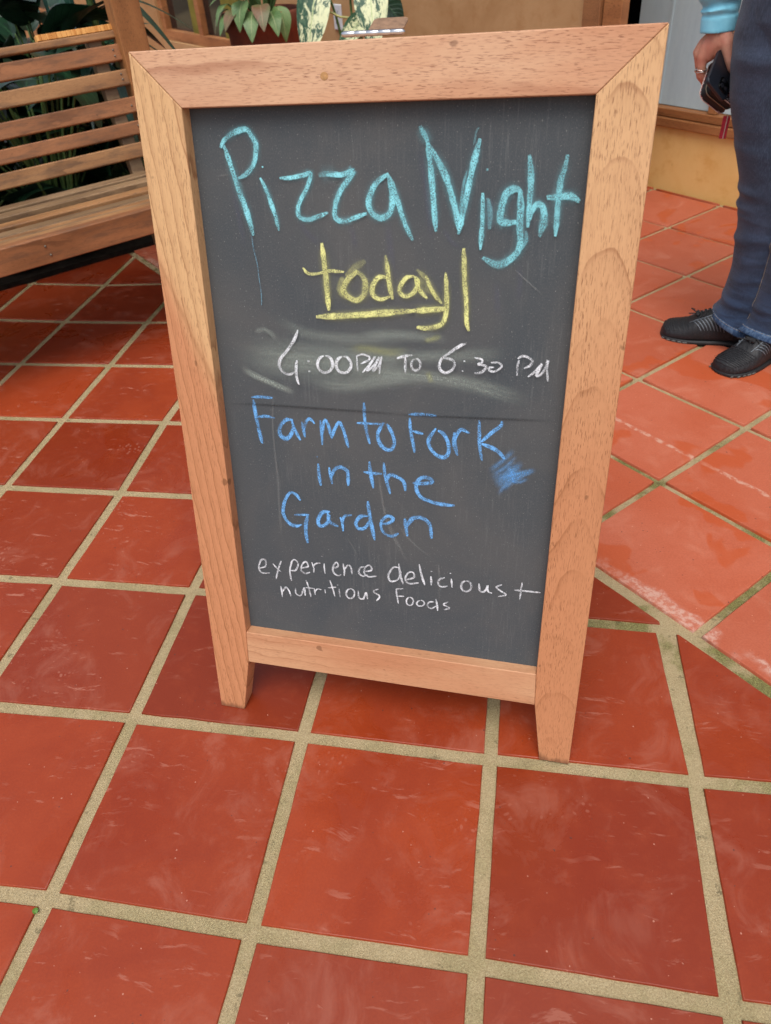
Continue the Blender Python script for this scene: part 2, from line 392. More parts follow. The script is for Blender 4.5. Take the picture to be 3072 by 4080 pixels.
h = m.math('ADD', m.math('MULTIPLY', mid_, 0.6), m.math('ADD', m.math('MULTIPLY', scuff, 0.35), m.math('MULTIPLY', pits, -1.2)))
m.bump(m.math('ADD', h, m.math('MULTIPLY', tone, 2.0)), 0.18, 0.002)
floor = tag(from_bm('floor', fb, m.m), kind='structure')

m = Mat('grout', 0.95, 0.15); o = m.coord()
g1 = m.noise(o, 420, 4, 0.75); g2 = m.noise(o, 30, 4, 0.6); g3 = m.noise(o, 900, 2, 0.5)
col = m.ramp(g1, [(0.25, srgb(136, 119, 88)), (0.5, srgb(170, 152, 116)), (0.78, srgb(196, 181, 146))])
col = m.mix(m.math('MULTIPLY', m.step(g2, 0.45, 0.7), 0.35), col, srgb(160, 144, 108))
col = m.mix(m.math('MULTIPLY', m.step(g3, 0.66, 0.72), 0.8), col, srgb(78, 66, 50))
x, y, z = m.sep(o)
du = m.math('ADD', m.math('MULTIPLY', x, float(U[0])), m.math('MULTIPLY', y, float(U[1])))
far = m.math('MULTIPLY', m.step(du, 0.55, 0.95), m.math('SUBTRACT', 1.0, m.step(du, 1.25, 1.7)))
moss = m.math('MULTIPLY', m.step(m.noise(o, 8, 4, 0.65), 0.44, 0.60), m.math('ADD', 0.22, m.math('MULTIPLY', far, 0.65)))
col = m.mix(moss, col, m.mix(m.step(g1, 0.4, 0.6), srgb(88, 84, 46), srgb(126, 128, 72)))
blk = m.math('MULTIPLY', m.step(m.noise(o, 38, 4, 0.72), 0.60, 0.70), 0.55)
col = m.mix(blk, col, srgb(84, 78, 56))
m.base(col); m.bump(m.math('ADD', g1, m.math('MULTIPLY', g2, 2.0)), 0.7, 0.003)
N_ = 120; gv = []; gf = []
for a in range(N_ + 1):
    for b in range(N_ + 1): gv.append((-7.5 + 11.5 * a / N_, -2.2 + 9.5 * b / N_, -0.0042))
for a in range(N_):
    for b in range(N_):
        k = a * (N_ + 1) + b; gf.append((k, k + N_ + 1, k + N_ + 2, k + 1))
tag(mesh('grout', gv, gf, m.m), kind='structure')
tag(box('ground', (-60, -60, -0.6), (60, 60, -0.03), plain('earth', srgb(112, 100, 78), 0.95, 0.1, var=0.3, scale=3)), kind='structure')

# ------------------------------------------------------------------ the A-frame chalkboard sign
sign = thing('chalkboard_sign', 'wooden A-frame sign with hand-written pizza night chalkboard, standing on the red tiles', 'sign', tuple(P0))
TH = 0.036
pp = {k: on_panel(v) for k, v in dict(TL=(509, 206), TR=(2668, 88), BLo=(882, 2811), BLi=(975, 2827), BRo=(2266, 3047), BRi=(2147, 3032),
      oTL=(723, 432), oTR=(2375, 376), oBL=(980, 2519), oBR=(2136, 2688), rbL=(990, 2637), rbR=(2130, 2810)).items()}
for k in ('BLo', 'BLi', 'BRo', 'BRi'): pp[k] = (pp[k][0], 0.0)
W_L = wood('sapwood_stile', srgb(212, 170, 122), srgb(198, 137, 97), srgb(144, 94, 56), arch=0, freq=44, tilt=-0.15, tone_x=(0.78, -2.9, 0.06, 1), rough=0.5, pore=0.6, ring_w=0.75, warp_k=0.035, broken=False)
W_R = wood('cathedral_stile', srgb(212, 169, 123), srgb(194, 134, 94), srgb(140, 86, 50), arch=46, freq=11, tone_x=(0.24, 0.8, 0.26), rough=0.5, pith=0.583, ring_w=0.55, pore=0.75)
W_T = wood('pink_rail', srgb(210, 168, 134), srgb(198, 144, 108), srgb(150, 94, 66), freq=6, tilt=0.12, rough=0.55, pore=0.8)
W_B = wood('straight_rail', srgb(204, 158, 120), srgb(190, 134, 98), srgb(150, 96, 62), freq=34, tilt=0.05, rough=0.5, pore=0.45)
W_LIP = W_B
def panel_m(xa, ya): return frame_m(P0, xa, ya, PN)
def stile(keys, mat):
    # local x = up the stile, y = leftwards, z = towards the viewer
    Ml = panel_m(PV, -PE); tb = math.tan(0.2324)
    fr = [(pp[k][1], -pp[k][0], 0.0) for k in keys]
    bk = [(pp[k][1] + (TH * 0.236 if pp[k][1] < 0.01 else 0), -pp[k][0], -TH) for k in keys]
    return prism('stile', fr, bk, mat, sign, Ml, 0.0016)
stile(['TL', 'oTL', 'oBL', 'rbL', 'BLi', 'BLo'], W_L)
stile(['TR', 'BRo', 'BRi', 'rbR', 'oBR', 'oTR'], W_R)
def rail(name, keys, mat):
    return prism(name, [(pp[k][0], pp[k][1], 0.0) for k in keys], [(pp[k][0], pp[k][1], -TH) for k in keys], mat, sign, panel_m(PE, PV), 0.0016)
rail('top_rail', ['TL', 'TR', 'oTR', 'oTL'], W_T)
rail('bottom_rail', ['oBL', 'oBR', 'rbR', 'rbL'], W_B)
BD = 0.020                                          # the slate lies this far behind the frame's face
m = Mat('slate_paint', 0.75, 0.3)
o = m.coord(); fine = m.noise(m.coord('Object', (900, 420, 900)), 1, 3, 0.6); cloud = m.noise(m.coord('Object', (5, 4, 5)), 1, 4, 0.6, 0.6)
stv = m.noise(m.coord('Object', (300, 16, 1)), 1, 4, 0.7); x, y, z = m.sep(o)
col = m.mix(m.step(cloud, 0.3, 0.72), srgb(67, 73, 77), srgb(82, 83, 83))
col = m.mix(m.math('MULTIPLY', m.step(fine, 0.42, 0.72), 0.22), col, srgb(116, 116, 114))
spk = m.noise(m.coord('Object', (620, 380, 600)), 1, 1, 0.5)
col = m.mix(m.math('MULTIPLY', m.step(spk, 0.70, 0.76), 0.42), col, srgb(170, 170, 164))
zone = m.step(m.noise(m.coord('Object', (7, 5, 5)), 1, 3, 0.6), 0.42, 0.68)
col = m.mix(m.math('MULTIPLY', m.math('MULTIPLY', m.step(stv, 0.50, 0.74), zone), 0.24), col, srgb(134, 136, 134))
m.base(col); m.bump(fine, 0.25, 0.0004); SLATE = m.m
board = box('chalkboard', (0.055, 0.160, -0.028), (0.560, 0.964, -BD), SLATE, sign, panel_m(PE, PV))
# --- chalk: thin layers on the slate
m = Mat('chalk', 0.95, 0.1); at = m.n('ShaderNodeAttribute', attribute_name='chalk')
uv = m.sep(m.tc.outputs['UV']); o = m.coord()
g = m.noise(m.coord('Object', (820, 520, 1)), 1, 3, 0.65); g2 = m.noise(m.coord('Object', (120, 60, 1)), 1, 3, 0.6)
side = m.math('ABSOLUTE', m.math('SUBTRACT', m.math('MULTIPLY', uv[0], 2.0), 1.0))
rag = m.math('ADD', side, m.math('MULTIPLY', m.math('SUBTRACT', g, 0.5), 1.5))
edge = m.math('SUBTRACT', 1.0, m.step(rag, 0.62, 1.02))
cov = m.math('ADD', m.math('MULTIPLY', g, 0.75), m.math('MULTIPLY', g2, 0.45))
press = m.noise(m.coord('Object', (45, 30, 1)), 1, 2, 0.5)
grain = m.math('MULTIPLY', m.math('ADD', 0.20, m.math('MULTIPLY', m.step(cov, 0.49, 0.68), 0.80)), m.math('ADD', 0.55, m.math('MULTIPLY', m.step(press, 0.3, 0.58), 0.45)))
al = m.math('MULTIPLY', m.math('MULTIPLY', edge, grain), at.outputs['Alpha'], clamp=True)
m.base(at.outputs['Color']); m.put(al, m.b.inputs['Alpha']); CHALK = m.m
m = Mat('chalk_smear', 0.95, 0.1); at = m.n('ShaderNodeAttribute', attribute_name='chalk'); uv = m.sep(m.tc.outputs['UV'])
side = m.math('ABSOLUTE', m.math('SUBTRACT', m.math('MULTIPLY', uv[0], 2.0), 1.0))
soft = m.math('SUBTRACT', 1.0, m.step(side, 0.0, 1.0))
ends = m.math('MULTIPLY', m.step(uv[1], 0.0, 0.28), m.math('SUBTRACT', 1.0, m.step(uv[1], 0.72, 1.0)))
sk = m.noise(m.coord('UV', (9, 1.6, 1)), 1, 4, 0.65); gg = m.noise(m.coord('Object', (700, 260, 1)), 1, 3, 0.6)
k = m.math('MULTIPLY', m.math('ADD', 0.50, m.math('MULTIPLY', m.step(sk, 0.35, 0.70), 0.50)), m.math('ADD', 0.5, m.math('MULTIPLY', m.step(gg, 0.4, 0.65), 0.5)))
m.base(at.outputs['Color']); m.put(m.math('MULTIPLY', m.math('MULTIPLY', soft, ends), m.math('MULTIPLY', k, at.outputs['Alpha']), clamp=True), m.b.inputs['Alpha']); SMEAR = m.m

CROP = dict(A=(750, 400, .5402), B=(1500, 400, .5402), C=(850, 1250, .4802), D=(1550, 1250, .4502), E=(950, 1800, .5102), F=(1500, 2150, .4502))
LIFT = [0.0]
def writing(name, label, strokes, rgb, mat=None, opacity=1.0, lift=None):
    """strokes: (crop, width in crop pixels, 'x,y x,y ...' [, opacity]) traced from the board"""
    bm = bmesh.new(); ul = bm.loops.layers.uv.new('UVMap'); cl = bm.loops.layers.float_color.new('chalk')
    base = LIFT[0] if lift is None else lift
    zz = 0.00035 + base
    for st in strokes:
        cx, cy, cs = CROP[st[0]]; op = (st[3] if len(st) > 3 else 1.0) * opacity
        pts = [tuple(float(q) for q in p.split(',')) for p in st[2].split()]
        pts = [on_panel((cx + x * cs, cy + y * cs), -BD) for x, y in pts]
        wd = st[1] * cs / (2560.0 if mat is None else 2350.0)                   # photo pixels per metre on the board
        closed = False
        Q, L = cat_rom(pts, 0.0016 if mat is None else 0.004)
        if mat is None: Q = Q + np.random.RandomState(int(L * 1e5)).normal(0, 0.00012, Q.shape)
        T = np.gradient(Q, axis=0); T /= np.linalg.norm(T, axis=1)[:, None] + 1e-9; Nn = np.stack([-T[:, 1], T[:, 0]], 1)
        n = len(Q); prev = None
        for i in range(n):
            k = min(1.0, 0.5 + 0.5 * min(i, n - 1 - i) * (L / n) / max(wd * 1.4, 1e-4))
            ww = wd * 0.5 * k * (1 + 0.30 * mnoise.noise(Vector((Q[i][0] * 60, Q[i][1] * 60, 3.1))))
            if mat is not None: ww = wd * 0.5
            a = Q[i] - Nn[i] * ww; b = Q[i] + Nn[i] * ww; z = zz + i * 1.2e-7
            va = bm.verts.new((a[0], a[1], -BD + z)); vb = bm.verts.new((b[0], b[1], -BD + z))
            if prev:
                f = bm.faces.new((prev[0], va, vb, prev[1]))
                t0, t1 = (i - 1) / (n - 1), i / (n - 1)
                for l, (uu, vv) in zip(f.loops, ((0, t0), (0, t1), (1, t1), (1, t0))):
                    l[ul].uv = (uu, vv); l[cl] = (*rgb[:3], op)
            prev = (va, vb)
        zz += 0.00003
    if lift is None: LIFT[0] = zz - 0.00035 if LIFT[0] < 0.0035 else 0.0
    bm.normal_update()
    o = from_bm(name, bm, mat or CHALK, board, panel_m(PE, PV))
    if label: o['label'] = label
    return o
def dusty(strokes, rgb, k=2.1, op=0.30):
    return writing('chalk_dust', None, [(s[0], s[1] * k) + tuple(s[2:3]) + ((s[3] if len(s) > 3 else 1.0) * op,) for s in strokes if s[1] >= 26], rgb, SMEAR)
def ell(c, x, y, rx, ry, w, op=1.0, rot=-90):
    return (c, w, ' '.join('%g,%g' % (x + rx * math.cos(math.radians(rot + a)), y + ry * math.sin(math.radians(rot + a))) for a in range(0, 375, 25)), op)
def dot(c, x, y, w): return (c, w, '%g,%g %g,%g' % (x - w * .3, y, x + w * .3, y + w * .12))
TQ, YL, WH, BL, DKB = srgb(146, 222, 232), srgb(230, 230, 152), srgb(230, 234, 238), srgb(120, 184, 244), srgb(46, 46, 48)
# faint wiping marks and dust first
writing('eraser_smear', 'grey wiped chalk haze around the opening hours', [
    ('C', 420, '100,330 700,385 1200,410 1800,445', .38), ('C', 330, '250,330 700,390 1200,420 1700,430', .34), ('C', 70, '220,430 320,500 450,560 700,665', .8), ('C', 120, '460,20 620,90 800,170 1150,205 1640,200', .34),
    ('D', 150, '-200,380 300,380 700,370 1100,345', .42), ('D', 170, '-300,520 300,560 700,620 1030,710 1280,780', .55), ('C', 150, '760,560 1100,600 1400,560 1700,520', .42),
    ('D', 120, '-300,180 100,190 420,210 560,240', .45), ('C', 60, '330,160 420,130 500,180 520,230', .4)], srgb(172, 182, 172), SMEAR, 1.15)
writing('eraser_smear', 'faint yellow wiped chalk above the hours', [('C', 90, '1100,300 1250,290 1450,320 1640,310', .5), ('D', 60, '300,240 400,220 470,190', .6), ('D', 60, '340,500 360,560 380,620', .5)], srgb(206, 208, 130), SMEAR, 0.7)
writing('chalk_smudge', 'soft blue smudge below the end of the word fork', [
    ('D', 190, '900,1480 1040,1420 1160,1330', .42), ('D', 150, '960,1560 1070,1440 1180,1390', .42), ('D', 60, '880,1395 1000,1305 1115,1195', .6), ('D', 44, '905,1420 1010,1370 1140,1250', .55), ('D', 70, '950,1480 1060,1420 1190,1300', .6),
    ('D', 56, '1000,1450 1120,1420 1310,1378', .9), ('D', 40, '1020,1490 1130,1450 1290,1395', .8), ('D', 50, '1010,1560 1090,1490 1220,1440', .6), ('D', 46, '960,1610 1030,1510 1110,1400', .5), ('D', 60, '1050,1330 1090,1420 1105,1510', .8), ('D', 36, '1060,1480 1160,1490 1240,1450', .6)], BL, SMEAR, 0.8)
for st_ in [
    ('A', 60, '320,600 380,880 430,1110', .3), ('A', 60, '800,880 900,1000 1000,1080', .3), ('A', 60, '1190,900 1220,1000 1240,1110', .3), ('A', 70, '1470,880 1490,1080 1520,1320', .35),
    ('B', 60, '310,300 350,520 400,940 420,1080', .4), ('B', 40, '490,940 560,1050 640,1080', .4), ('B', 60, '830,700 840,820 830,960', .5), ('B', 60, '890,1330 890,1470 900,1600', .3), ('B', 50, '1040,1180 1060,1320 1040,1500', .3)]:
    writing('chalk_smear', 'violet grey ghost of wiped letters under pizza night', [st_], srgb(110, 112, 132), SMEAR, 0.9)
for st_ in [
    ('E', 26, '1080,60 1140,460 1200,640 1260,750 1350,910', .7), ('E', 20, '1130,400 1200,600 1290,800', .5), ('E', 22, '1230,540 1300,640 1400,740 1530,840', .5), ('E', 30, '280,-20 310,180 320,400 345,700', .55),
    ('E', 20, '840,650 900,750 945,835', .4), ('C', 22, '510,610 495,800 505,1050 540,1380', .6), ('B', 14, '1010,1240 1100,1320 1225,1435', .8), ('F', 24, '555,180 560,400 555,560', .3), ('A', 12, '210,560 320,545', .6), ('E', 30, '1560,850 1570,1000 1570,1100', .3)]:
    writing('chalk_scratch', 'pale wiping scratches across the lower half', [st_], srgb(170, 172, 168), SMEAR, 0.5)
writing('board_crease', 'dark horizontal crease across the middle of the board', [('C', 30, '60,742 400,752 900,785 1300,812 1666,838', .9), ('D', 30, '0,885 400,905 900,925 1530,950', .9)], DKB, SMEAR, 0.8)
st_ = [
    ('A', 40, '268,330 330,510 385,680 440,830 487,995'), ('A', 36, '245,350 260,312 300,265 360,228 432,214 470,258 503,320 505,380 494,450 460,515 420,552 372,575'),
    ('A', 30, '535,570 580,660 620,770 650,860 675,960'), dot('A', 552, 490, 18),
    ('A', 32, '680,573 760,570 850,552 908,538 882,640 845,710 818,775 818,845 860,876 920,872 1035,826'), ('A', 60, '965,548 1040,540 1110,540', .4),
    ('A', 36, '1020,550 1140,546 1222,520 1180,590 1130,660 1095,745 1085,845 1112,882 1160,888 1240,862 1320,830'),
    ('A', 40, '1482,540 1420,580 1370,640 1340,720 1338,790 1370,842 1420,865 1470,850 1503,800 1510,700 1492,610 1480,552'), ('A', 36, '1488,560 1535,700 1575,830 1615,940 1660,1030', .95),
    ('B', 46, '322,190 345,235 372,280 385,330', .9), ('B', 40, '378,300 398,450 415,640 430,830 442,965'), ('B', 44, '385,320 430,400 500,530 555,690 590,830 612,965'), ('B', 42, '608,985 645,800 685,620 720,460 745,360 768,280'),
    ('B', 20, '620,820 640,640 670,520', .4), ('B', 16, '720,330 740,230 760,200', .4),
    ('B', 30, '785,680 786,850 778,980 768,1100', .9), ('B', 40, '825,720 840,830 835,950', .35), dot('B', 820, 507, 24),
    ('B', 50, '1075,690 1045,655 1005,655 960,690 928,770 915,850 918,892 960,902 1040,895', .9), ('B', 46, '1060,670 1066,760 1062,870 1058,960 1062,1040 1040,1120 970,1180 910,1208 850,1195 785,1155', .85), ('B', 30, '1105,960 1105,1030 1070,1100', .4),
    ('B', 38, '1130,400 1140,520 1140,640 1130,760 1118,935', .85), ('B', 44, '1130,880 1150,810 1190,762 1228,790 1238,870 1222,940 1202,1005', .85),
    ('B', 40, '1410,400 1395,480 1360,590 1345,700 1335,820 1320,1000', .85), ('B', 50, '1258,715 1340,712 1430,705 1500,745', .85)]
dusty(st_, TQ)
writing('chalk_writing', 'turquoise chalk words Pizza Night', st_, TQ)
writing('chalk_drip', 'thin turquoise drip below the letter P', [('A', 9, '475,1000 490,1100 515,1200 530,1320 545,1420 548,1510')], srgb(110, 150, 168), None, .8)
st_ = [
    ('A', 42, '990,1048 1005,1160 1020,1290 1030,1400 1044,1545'), ('A', 24, '852,1232 890,1272 960,1275 1040,1255 1155,1262'),
    ('A', 44, '1250,1262 1190,1310 1150,1380 1172,1432 1240,1470 1300,1432 1312,1350 1285,1285 1235,1255', .75), ('A', 50, '1170,1290 1240,1230 1310,1180', .3), ('A', 60, '1140,1300 1130,1400 1180,1460', .3),
    ('A', 34, '1460,1140 1475,1250 1490,1360 1512,1465'), ('A', 34, '1478,1298 1410,1302 1372,1350 1362,1412 1392,1452 1440,1462 1492,1440'),
    ('B', 32, '282,1290 220,1310 175,1380 182,1422 230,1442 288,1402 312,1330 282,1293'), ('B', 32, '285,1300 320,1390 378,1458'), ('B', 40, '300,1245 350,1290 390,1330', .3),
    ('B', 30, '368,1288 400,1370 440,1440 488,1495', .9), ('B', 34, '515,1265 520,1380 520,1500 512,1590 485,1645 430,1668 370,1676 300,1668'),
    ('B', 34, '648,1088 650,1200 655,1350 666,1500 667,1620 684,1698'), ('A', 44, '950,1592 1200,1582 1400,1567 1666,1547'), ('B', 44, '262,1548 400,1540 522,1530'), ('B', 70, '300,1300 380,1380 470,1440', .16)]
dusty(st_, YL)
writing('chalk_writing', 'yellow chalk word today with exclamation mark, underlined', st_, YL)
writing('chalk_writing', 'white chalk opening hours 4:00 PM to 6:30 PM', [
    ('C', 26, '710,128 680,210 620,300 572,360 555,420 585,475 640,496 692,472'), ('C', 28, '700,378 695,470 705,540 720,582'), dot('C', 800, 385, 30), dot('C', 806, 470, 28),
    ell('C', 935, 412, 62, 70, 26), ell('C', 1088, 415, 62, 68, 26),
    ('C', 18, '1198,350 1200,410 1208,475'), ('C', 18, '1192,348 1240,330 1300,350 1290,380 1230,408'), ('C', 18, '1245,480 1300,420 1348,350 1292,440 1282,470 1340,420 1385,350 1342,440 1332,470 1380,420 1402,348 1390,420 1385,492'),
    ('D', 26, '75,387 140,370 212,360'), ('D', 24, '150,372 150,440 152,518'), ell('D', 243, 443, 40, 52, 22),
    ('D', 26, '685,255 620,285 540,340 476,385 450,440 460,490 505,515 560,490 585,440 560,398 478,385'), dot('D', 672, 410, 22), dot('D', 656, 497, 20),
    ('D', 22, '762,380 822,395 830,420 790,440 850,450 862,472 820,510 762,518'), ('D', 20, '905,425 965,424 1000,448 985,476 930,505 888,490 890,470 932,466'),
    ('D', 22, '1155,400 1140,460 1135,540'), ('D', 24, '1143,390 1190,366 1245,385 1272,415 1250,450 1198,476'), ('D', 22, '1232,550 1300,500 1358,432 1330,490 1305,540 1345,530 1385,470 1412,400 1400,480 1408,592')], WH)
writing('chalk_writing', 'blue chalk words Farm to Fork in the Garden', [
    ('C', 28, '318,692 400,690 492,697'), ('C', 36, '332,708 350,820 375,950 408,1078'), ('C', 28, '368,855 440,850 508,865'),
    ('C', 36, '662,880 600,882 555,940 555,1000 600,1036 640,1010 662,950 655,888'), ('C', 38, '650,890 682,970 724,1050'),
    ('C', 32, '735,895 750,960 762,1024'), ('C', 28, '750,970 770,900 800,870 842,912'),
    ('C', 28, '890,885 900,990 905,1088'), ('C', 30, '905,1000 915,912 932,880 960,940 986,1038'), ('C', 32, '985,1032 1010,950 1046,902 1080,960 1100,1030 1122,1112'),
    ('C', 28, '1250,738 1255,850 1270,960 1299,1082'), ('C', 24, '1192,905 1290,910 1402,916'), ('C', 36, '1415,900 1390,940 1365,1000 1380,1070 1430,1122 1482,1122 1502,1060 1480,980 1438,912'),
    ('D', 32, '173,890 290,890 424,902'), ('D', 34, '182,918 195,1050 215,1150 226,1228'), ('D', 28, '195,1035 305,1062'),
    ('D', 38, '418,1012 370,1080 350,1140 380,1210 440,1260 500,1266 530,1210 520,1130 480,1060 432,1032'),
    ('D', 42, '580,1048 580,1150 607,1252'), ('D', 34, '582,1120 610,1050 650,1025 714,1058'),
    ('D', 32, '800,942 800,1060 800,1150 822,1302'), ('D', 36, '1000,948 990,990 900,1060 818,1132'), ('D', 38, '818,1150 900,1180 970,1220 1024,1286'),
    ('E', 32, '625,92 630,170 646,262'), dot('E', 617, 37, 14), ('E', 34, '710,118 720,180 735,252'), ('E', 32, '725,205 750,140 800,118 850,148 858,200 860,264'),
    ('E', 32, '1022,72 1035,170 1056,284'), ('E', 30, '978,155 1050,166 1122,170'), ('E', 28, '1137,82 1145,170 1165,250 1187,328'), ('E', 34, '1158,232 1180,182 1230,190 1290,230 1306,304'),
    ('E', 32, '1362,240 1430,246 1512,236 1500,210 1440,198 1392,240 1395,300 1430,355 1500,385 1570,405 1640,414 1690,416'),
    ('E', 32, '487,378 450,330 405,318 370,370 352,440 360,500 400,555 450,576 497,565'), ('E', 22, '438,490 500,490 558,488'), ('E', 38, '545,490 530,560 530,640 546,712'),
    ('E', 34, '717,465 660,470 625,530 640,576 690,560 716,490'), ('E', 32, '700,470 712,540 782,580'),
    ('E', 32, '798,508 815,560 820,618'), ('E', 34, '815,560 830,502 887,490'),
    ('E', 34, '1012,500 960,500 920,550 940,596 990,590 1022,540'), ('E', 36, '1012,382 1025,480 1045,590 1066,688'),
    ('E', 28, '1108,560 1170,555 1212,522 1170,498 1120,540 1120,600 1150,640 1200,656 1252,634'),
    ('E', 36, '1300,518 1310,580 1320,658'), ('E', 36, '1315,582 1360,520 1430,513 1492,560 1512,674')], BL)
writing('chalk_writing', 'white chalk words experience delicious + nutritious Foods', [
    ('E', 17, '168,905 215,890 212,842 180,842 163,900 185,940 247,942'), ('E', 17, '272,870 305,905 338,935'), ('E', 17, '337,848 315,910 298,988'),
    ('E', 17, '425,845 405,920 417,1003'), ('E', 17, '410,865 440,838 470,870 450,920 410,922'), ('E', 17, '495,905 547,890 530,853 500,878 493,920 525,946 562,935'),
    ('E', 17, '575,858 590,900 592,938'), ('E', 17, '590,892 605,870 643,864'), ('E', 17, '672,868 675,910 680,948'), dot('E', 657, 812, 18),
    ('E', 17, '738,905 782,890 770,858 745,885 745,935 780,962 805,954'), ('E', 17, '820,868 830,920 830,964'), ('E', 17, '830,915 860,880 882,900 890,952'),
    ('E', 17, '987,893 955,900 943,940 975,966 1012,955'), ('E', 17, '985,930 1042,920 1030,883 995,895 985,940 1020,970 1082,965'),
    ('E', 19, '1257,898 1210,900 1173,960 1195,1006 1250,990 1272,930'), ('E', 22, '1255,868 1265,950 1287,1028'),
    ('F', 20, '258,350 332,330 330,288 290,284 260,330 270,370 310,384 377,375'), ('F', 24, '380,212 400,300 430,398'),
    ('F', 20, '485,318 488,398'), dot('F', 490, 273, 22), ('F', 20, '607,330 560,345 548,385 580,410 632,405'), ('F', 22, '665,338 672,418'), dot('F', 655, 290, 22), ell('F', 797, 405, 45, 47, 22),
    ('F', 22, '910,383 915,440 950,456 980,420 985,398 990,450 1024,467'), ('F', 20, '1112,393 1063,410 1090,440 1148,480 1078,496'), ('F', 18, '1222,440 1340,450 1452,462'), ('F', 18, '1290,373 1280,440 1268,522'),
    ('E', 16, '335,1043 345,1090 348,1127'), ('E', 16, '350,1085 375,1050 400,1080 416,1123'), ('E', 16, '450,1058 455,1100 490,1116 510,1070 520,1058 526,1118'),
    ('E', 16, '533,998 555,1060 571,1128'), ('E', 14, '528,1055 592,1060'), ('E', 16, '595,1058 605,1112'), ('E', 16, '605,1085 620,1065 653,1070'), ('E', 17, '680,1068 684,1098'),
    ('E', 16, '718,998 740,1060 758,1123'), ('E', 14, '703,1055 768,1050'), ('E', 16, '790,1063 799,1128'), dot('E', 778, 1032, 16), ell('E', 878, 1100, 33, 38, 17),
    ('E', 17, '940,1078 945,1130 980,1140 1000,1090 1012,1143'), ('E', 17, '1097,1063 1058,1085 1106,1120 1083,1157'),
    ('E', 16, '1235,1063 1240,1110 1253,1178'), ('E', 16, '1233,1065 1292,1060'), ('E', 15, '1240,1120 1297,1120'), ell('E', 1342, 1160, 27, 32, 16), ell('E', 1425, 1175, 30, 23, 16),
    ('E', 17, '1532,1165 1495,1165 1478,1195 1510,1216 1547,1195'), ('E', 18, '1545,1142 1555,1190 1559,1233'), ('E', 16, '1642,1163 1603,1185 1652,1210 1608,1226')], WH)
pg = bmesh.new(); gx, gy = on_panel((1292, 303)); loft_bm(pg, [[(gx + r * math.cos(t) * 1.1, gy + r * math.sin(t), z) for t in np.linspace(0, 2 * math.pi, 9, endpoint=False)] for r, z in ((.0045, -.001), (.0045, .0003), (.0041, .0005))])
from_bm('wood_filler', pg, plain('filler', srgb(176, 132, 84), 0.7, var=.3, scale=300), sign, panel_m(PE, PV))
# --- rear panel and hinge (the prop half of the A)
RT = P0 + PV * 1.002 - PN * (TH + 0.006)
RV = np.array([-PN[0] * 0, 0, 0]); nb = np.array([-PE[1], PE[0], 0.0])      # horizontal, away from the viewer
RD = nb * math.sin(0.24) + np.array([0, 0, -math.cos(0.24)])               # down the rear panel
RN = np.cross(PE, RD)
LR = (RT[2] - 0.002) / math.cos(0.24)
RM = frame_m(RT, PE, RD, RN)
WR = wood('rear_wood', srgb(206, 150, 108), srgb(186, 122, 84), srgb(140, 84, 54), freq=14, tilt=0.07)
for a in (0.0, 0.555): 
    prism('rear_stile', [(a, 0, 0), (a + .062, 0, 0), (a + .062, LR, 0), (a, LR, 0)], [(a, 0, .03), (a + .062, 0, .03), (a + .062, LR - .008, .03), (a, LR - .008, .03)], WR, sign, RM, 0.0015)
box('rear_rail', (0.062, 0, 0.0), (0.555, 0.062, 0.03), WR, sign, RM, 0.0015)
box('rear_rail', (0.062, 0.80, 0.0), (0.555, 0.862, 0.03), WR, sign, RM, 0.0015)
box('rear_chalkboard', (0.058, 0.058, 0.010), (0.559, 0.804, 0.018), SLATE, sign, RM)
HZ = (P0 + PV * 1.0165 - PN * TH)
ha = hit((1367, 137), HZ, PN); hb = hit((1606, 126), HZ, PN)
hd = (hb - ha) / np.linalg.norm(hb - ha)
metal = plain('nickel', srgb(200, 202, 206), 0.22, 0.5, 1.0, 0.08); brz = plain('hinge_brass', srgb(150, 118, 92), 0.5, 0.4, 0.25, 0.3, 180)
hl = np.linalg.norm(hb - ha); kn = bmesh.new()
for i in range(5):
    a = ha + hd * (hl * i / 5 + 0.0007); b = ha + hd * (hl * (i + 1) / 5 - 0.0007)
    tube_bm(kn, [a, a + (b - a) * .04, a + (b - a) * .96, b], [0.0029, 0.0032, 0.0032, 0.0029], 14)
hy = np.array([-hd[1], hd[0], 0.0]); hy /= np.linalg.norm(hy); hy = hy + Z3 * .22; hy -= hd * (hy @ hd); hy /= np.linalg.norm(hy); hz = np.cross(hd, hy)
HM = frame_m(ha, hd, hy, hz)
c = 0.007
lf = [(0.030, 0.004), (hl - .0, 0.004)] + [(hl - c + c * math.cos(t), 0.036 - c + c * math.sin(t)) for t in np.linspace(0, math.pi / 2, 6)] + [(0.030 + c - c * math.sin(t), 0.036 - c + c * math.cos(t)) for t in np.linspace(0, math.pi / 2, 6)]
hinge = prism('hinge', [(x, y, 0.0026) for x, y in lf], [(x, y, 0.0008) for x, y in lf], brz, sign, HM, 0.0004)
from_bm('hinge_knuckle', kn, metal, hinge, None, True)
